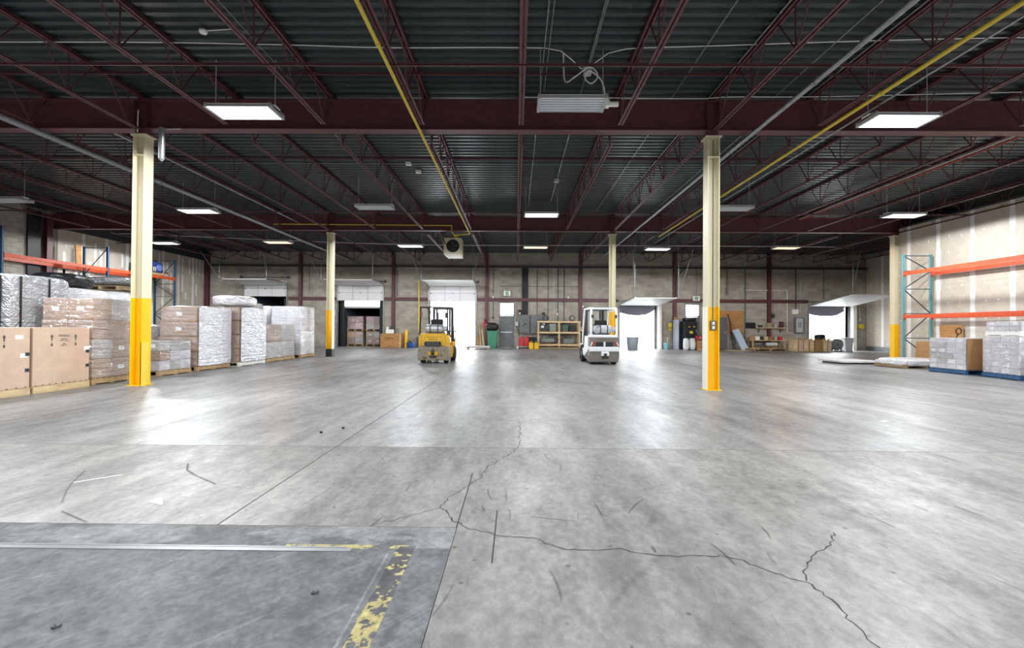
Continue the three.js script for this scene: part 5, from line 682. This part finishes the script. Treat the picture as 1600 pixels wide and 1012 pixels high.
one('foam_board', cb(10.42, 0.95, -29.6, 0.2, 1.9, 0.35, 0.2), S(0xc6d2e4, 0.6), 'tall pale blue board left of the black tool cabinet', 'board');
one('scrap_block', rb(10.42, 1.99, -29.6, 0.24, 0.18, 0.2, 0.02), M.plywood, 'brown block on top of the pale blue board', 'block');
for (const [x, w, h, z, l] of [[11.55, 0.5, 0.5, -28.6, 'left brown carton on the floor before the second exit door'], [12.15, 0.6, 0.55, -28.6, 'right brown carton on the floor before the second exit door']]) { const t = thing('brown_carton', l, 'carton', [x, 0.1, z], 0, 'cartons before the second exit door'); obj('box', rb(0, h / 2, 0, w, h, 0.5, 0.008, 0, 1), M.kraft, t); obj('flap', [at(new THREE.BoxGeometry(w, 0.006, 0.2), 0, h + 0.05, 0.3, 0, -0.6)], M.kraft2, t); obj('skid', [bx(-w / 2, w / 2, -0.1, -0.002, -0.25, -0.15), bx(-w / 2, w / 2, -0.1, -0.002, 0.15, 0.25)], M.wood, t); }
{ const t = thing('red_toolbox', 'red tool case on the left brown carton', 'case', [11.55, 0.605, -28.65]); obj('case', rb(0, 0.15, 0, 0.5, 0.28, 0.3, 0.03), S(0xa8293c, 0.45), t); obj('handle', torus(0, 0.3, 0, 0.09, 0.014), M.black, t); obj('latch', bx(-0.03, 0.03, 0.14, 0.2, 0.15, 0.156), M.paper, t); }
for (const [x, z, s, l] of [[10.7, -28.6, 1, 'white sack on the floor before the black tool cabinet'], [11.08, -28.6, 2, 'second white sack beside the brown cartons']]) one('white_sack', at(soft(0.33, 0.75, 0.33, { n: 9, amp: 0.05, round: 4, s }), x, 0, z), M.whiteWrap, l, 'sack', 'white sacks');
for (const [x0, x1, y0, y1, l] of [[13.3, 14.95, 1.72, 2.52, 'upper plywood sheet on the wall left of the workbench'], [13.3, 14.95, 0.95, 1.7, 'lower plywood sheet on the wall left of the workbench']]) one('plywood_sheet', bx(x0, x1, y0, y1, W0, W0 + 0.02), M.plywood, l, 'plywood', 'plywood on the rear wall');
{ const t = thing('tall_cabinet', 'dark grey tall locker behind the right front column', 'locker', [13.15, 0, -29.3]); obj('body', rb(0, 1.02, 0, 0.6, 2.04, 0.5, 0.02), S(0x565b63, 0.5), t); obj('door', rb(0, 1.05, 0.255, 0.52, 1.9, 0.015, 0.005), S(0x565b63, 0.5), t); obj('handle', rb(0.18, 1.1, 0.27, 0.03, 0.15, 0.02, 0.008), M.steel, t); }
one('steel_bar', [bar([14.05, 0.0, -29.6], [14.05, 1.7, -29.9], 0.05, 0.03), bar([14.05, 1.65, -29.9], [13.9, 2.3, -29.98], 0.06, 0.02)], M.rackDark, 'dark steel bar leaning before the plywood', 'bar');
one('foam_board', bar([14.55, 0, -29.0], [14.2, 1.28, -29.6], 0.42, 0.12), S(0xb9cbe0, 0.5), 'pale blue foam block leaning before the workbench', 'board');
{ const t = thing('workbench', 'cluttered timber workbench on the rear wall', 'workbench', [16.1, 0, -29.45]); obj('top', rb(0, 0.62, 0, 2.2, 0.05, 0.7, 0.008), M.woodPale, t); for (const [x, z] of [[-1.0, -0.28], [1.0, -0.28], [-1.0, 0.28], [1.0, 0.28]]) obj('leg', rb(x, 0.3, z, 0.09, 0.6, 0.09, 0.006), M.wood, t); obj('lower_shelf', rb(0, 0.25, 0, 2.0, 0.03, 0.6, 0.006), M.woodGrey, t); }
srand(44); const BN = ['far left end', 'left', 'centre left', 'centre', 'centre right', 'right', 'far right end'];
for (let k = 0; k < 7; k++) one('bench_box', at(new RoundedBoxGeometry(rr(0.16, 0.28), 0.22, 0.25, 1, 0.015), 15.2 + k * 0.29, 0.757, -29.45 + rr(-0.1, 0.1), rr(-0.4, 0.4)), [M.kraft, M.paper, M.darkGrey, M.woodPale, M.kraft2, M.lightGrey, M.plasticRed][k], 'small box on the workbench, ' + BN[k], 'box', 'clutter on the workbench');
for (const [x, s, m, l] of [[15.5, 1, M.greyWrap, 'grey wrapped roll under the workbench, left'], [16.4, 2, M.whiteWrap, 'clear bag under the workbench, right']]) one('wrapped_roll', at(soft(0.7, 0.24, 0.4, { n: 8, amp: 0.04, round: 4, s }), x, 0.266, -29.45), m, l, 'bundle', 'bundles under the workbench');
{ const t = thing('scrap_pallet', 'grey timber pallet on the floor before the workbench', 'pallet', [15.5, 0, -28.4], 0.03); pallet(t, 2.0, 1.0, M.woodGrey); }
srand(61); for (let k = 0; k < 8; k++) one('scrap_board', cb(14.75 + k * 0.21, 0.15 + (k % 2) * 0.05, -28.4 + rr(-0.15, 0.15), rr(0.12, 0.18), 0.035, rr(0.6, 0.95), rr(-0.25, 0.25)), [M.woodPale, M.wood, M.plywood, M.woodGrey][k % 4], 'scrap wood offcut on the grey pallet before the workbench, ' + ORD[k] + ' from the left', 'offcut', 'wood offcuts on the grey pallet');
one('plywood_sheet', cb(13.75, 0.016, -28.3, 1.2, 0.03, 0.8, 0.1), M.woodPale, 'pale sheet lying flat left of the grey pallet', 'plywood');
{ const t = thing('wall_shelf', 'pale wooden shelf on brackets above the workbench', 'shelf', [16.6, 1.38, W0]); obj('plank', rb(0, 0.03, 0.17, 1.85, 0.06, 0.32, 0.006), M.woodPale, t); for (const x of [-0.7, 0.7]) obj('bracket', [bar([x, 0, 0.02], [x, -0.28, 0.02], 0.03, 0.03), bar([x, -0.25, 0.02], [x, 0, 0.28], 0.025, 0.025)], M.darkGrey, t); }
{ const t = thing('monitor', 'black monitor on the wall left of the wooden shelf', 'monitor', [15.35, 1.4, W0]); obj('screen', rb(0, 0.17, 0.12, 0.6, 0.36, 0.05, 0.01), M.black, t); obj('mount', bx(-0.06, 0.06, 0.1, 0.24, 0, 0.1), M.darkGrey, t); }
for (const [x, w, h, m, l] of [[15.95, 0.2, 0.16, M.darkGrey, 'dark case on the wall shelf, left'], [16.5, 0.3, 0.3, S(0xa49a74, 0.7), 'tan case on the wall shelf, centre'], [16.9, 0.14, 0.2, M.lightGrey, 'pale jar on the wall shelf, right of the tan case'], [17.3, 0.2, 0.38, M.maroon, 'brown case on the wall shelf, right end']]) { const t = thing('shelf_case', l, 'case', [x, 1.441, W0 + 0.17], 0, 'cases on the wall shelf'); obj('body', rb(0, h / 2, 0, w, h, 0.2, 0.015), m, t); obj('lid', rb(0, h - 0.02, 0, w + 0.015, 0.04, 0.215, 0.01), m, t); }
{ const t = thing('wall_fan', 'small dark wall fan above the workbench', 'fan', [16.75, 2.2, W0]); obj('guard', [torus(0, 0, 0.14, 0.15, 0.012), torus(0, 0, 0.15, 0.09, 0.008)], M.darkGrey, t); obj('motor', cyl(0, 0, 0.08, 0.07, 0.07, 0.14, 14, 'z'), M.darkGrey, t); for (let k = 0; k < 3; k++) obj('blade', at(new THREE.BoxGeometry(0.13, 0.06, 0.008), 0.07 * Math.cos(k * 2.09), 0.07 * Math.sin(k * 2.09), 0.145, 0, 0.3, k * 2.09), M.black, t); }
for (const [x, w, m, l] of [[17.0, 0.28, M.woodPale, 1], [17.32, 0.26, M.kraftPale, 2], [17.64, 0.3, M.woodPale, 3], [17.98, 0.26, M.woodPale, 4], [18.36, 0.42, M.kraft, 5], [18.78, 0.26, M.woodPale, 6], [19.04, 0.22, M.kraftPale, 7]]) { const t = thing('flat_carton', (m === M.kraft ? 'brown open carton' : 'pale folded carton') + ' in the row before the workbench, ' + ORD[l - 1] + ' from the left', 'carton', [x, 0, -28.1], 0.05 * (l % 3 - 1), 'row of cartons before the workbench'); obj('box', [rb(0, 0.36, 0, w - 0.03, 0.7, 0.5, 0.008, 0, 1)], m, t); obj('flap', at(new THREE.BoxGeometry(w - 0.04, 0.008, 0.2), 0, 0.74, 0.14, 0, -0.5), m, t); obj('foot_flap', at(new THREE.BoxGeometry(w - 0.05, 0.008, 0.12), 0, 0.03, 0.3, 0, 0.3), m, t); }
{ const t = thing('bin_bag', 'black bag on a pale stand beside the last dock door', 'bag', [19.1, 0, -28.9]); obj('bag', at(soft(0.55, 0.42, 0.5, { n: 9, amp: 0.05, round: 3, s: 9 }), 0, 0.62, 0), M.bagBlack, t); obj('stand', [bar([-0.2, 0, 0.15], [-0.14, 0.66, 0], 0.1, 0.04), bar([0.3, 0, 0.2], [0.16, 0.66, 0], 0.14, 0.04), bx(-0.2, 0.2, 0.6, 0.64, -0.15, 0.15)], M.paper, t); }
{ const t = thing('drum_fan', 'round grey floor fan at the last dock door', 'fan', [19.95, 0, -28.6]); obj('drum', [torus(0, 0.42, 0.08, 0.34, 0.025), torus(0, 0.42, -0.1, 0.34, 0.025), cyl(0, 0.42, 0, 0.35, 0.35, 0.18, 26, 'z')], M.grey, t); obj('grille_ring', [torus(0, 0.42, 0.1, 0.25, 0.01), torus(0, 0.42, 0.1, 0.15, 0.01)], M.lightGrey, t); obj('stand', [bx(-0.3, 0.3, 0, 0.05, -0.2, 0.2), bx(-0.3, -0.25, 0.04, 0.2, -0.05, 0.05), bx(0.25, 0.3, 0.04, 0.2, -0.05, 0.05)], M.darkGrey, t); }
{ const t = thing('square_bin', 'light grey square bin beside the floor fan', 'bin', [20.65, 0, -28.7]); obj('body', prism([[-0.2, 0], [0.2, 0], [0.26, 0.8], [-0.26, 0.8]], 0.4, 0.015).translate(0, 0.015, -0.2), M.lightGrey, t); obj('rim', rb(0, 0.82, 0, 0.6, 0.05, 0.5, 0.015), M.lightGrey, t); }
{ const t = thing('breaker_panel', 'grey breaker cabinet left of the last dock door', 'electrical panel', [18.5, 1.05, W0]); obj('case', rb(0, 0.55, 0.1, 0.62, 1.05, 0.2, 0.015), M.grey, t); obj('door', rb(-0.05, 0.55, 0.205, 0.42, 0.9, 0.015, 0.005), M.lightGrey, t); obj('switch_row', [bx(-0.12, -0.08, 0.4, 0.75, 0.213, 0.22), bx(0.0, 0.04, 0.4, 0.75, 0.213, 0.22)], M.darkGrey, t); }
{ const t = thing('breaker_panel', 'small white box above the grey breaker cabinet', 'electrical panel', [18.25, 2.3, W0]); obj('case', rb(0, 0.17, 0.08, 0.36, 0.32, 0.16, 0.015), M.paper, t); obj('lid_screws', [cyl(-0.12, 0.28, 0.162, 0.012, 0.012, 0.004, 8, 'z'), cyl(0.12, 0.06, 0.162, 0.012, 0.012, 0.004, 8, 'z')], M.grey, t); }
for (const [pts, r, m, l] of [[[[18.3, 2.62, 0.05], [18.3, 5.2, 0.05]], 0.03, M.darkGrey, 'thick dark conduit above the breaker cabinet'], [[[18.62, 2.1, 0.05], [18.62, 5.2, 0.05]], 0.018, M.lightGrey, 'thin pale conduit above the breaker cabinet'], [[[15.1, 3.85, 0.05], [17.75, 3.85, 0.05], [17.75, 1.2, 0.05]], 0.022, M.paper, 'white conduit bent down beside the wall shelf'], [[[15.02, 0.7, 0.05], [15.02, 5.2, 0.05]], 0.035, S(0x5b6a58, 0.5), 'dark green pipe right of the plywood sheets'], [[[13.8, 3.5, 0.2], [13.8, 5.2, 0.2]], 0.03, M.maroon, 'short dark drop pipe above the plywood'], [[[20.0, 3.3, 0.2], [20.0, 5.2, 0.2]], 0.02, M.darkGrey, 'dark rod hanging left of the last dock door'], [[[-13.3, 3.6, 0.2], [-13.3, 5.2, 0.2]], 0.018, M.darkGrey, 'dark rod hanging right of the first dock door'], [[[-7.6, 3.3, 0.05], [-7.6, 5.2, 0.05]], 0.015, M.darkGrey, 'thin rod right of the second dock door'], [[[6.2, 2.5, 0.05], [6.2, 5.2, 0.05]], 0.018, M.darkGrey, 'dark conduit left of the fourth dock door'], [[[10.5, 3.4, 0.3], [10.5, 4.7, 0.3], [11.1, 5.3, 0.3]], 0.035, M.darkGrey, 'dark bracket pipe right of the fourth dock door']]) one('wall_conduit', poly(pts.map(([x, y, z]) => [x, y, W0 + z]), r, 8), m, l, 'conduit', 'conduits on the rear wall');
// litter on the open floor
one('paper_scrap', [at(new THREE.BoxGeometry(0.3, 0.004, 0.012), -3.27, 0.004, -3.79, 0.75)], M.paper, 'thin white plastic strip on the floor at the left', 'litter', 'floor litter');
{ const g = new THREE.BufferGeometry(); g.setAttribute('position', new THREE.BufferAttribute(new Float32Array([-0.07, 0.002, 0.02, 0.0, 0.025, -0.03, 0.0, 0.003, 0.03, 0.0, 0.003, 0.03, 0.0, 0.025, -0.03, 0.09, 0.002, 0.03, -0.07, 0.002, 0.02, 0.09, 0.002, 0.03, 0, 0.025, -0.03]), 3)); g.computeVertexNormals(); one('paper_scrap', at(g, -2.4, 0, -3.31, -0.3), M.paper, 'folded white paper scrap on the floor, before the pit patch', 'litter', 'floor litter'); }
one('paper_scrap', at(new THREE.BoxGeometry(0.12, 0.004, 0.07), 5.35, 0.003, -6.53, 0.4), M.paper, 'small white scrap on the floor at the right', 'litter', 'floor litter');
for (const [x, z, l] of [[-0.78, -2.2, 'small bent metal clip lying on the dark patch'], [-1.75, -1.93, 'tiny dark bolt on the dark patch']]) one('metal_scrap', at(new THREE.TorusGeometry(0.014, 0.005, 6, 12, 4.5), x, 0.006, z, 0.6, 1.4), M.darkGrey, l, 'litter', 'metal scraps');
for (const [x, z, l] of [[-2.15, -5.5, 'left'], [-1.98, -5.75, 'right']]) one('floor_pebble', at(soft(0.035, 0.025, 0.03, { n: 3, amp: 0.004, round: 3 }), x, 0, z), M.black, 'black crumb on the floor left of the long joint, ' + l + ' of two', 'litter', 'black crumbs');
renderer.render(scene, camera);
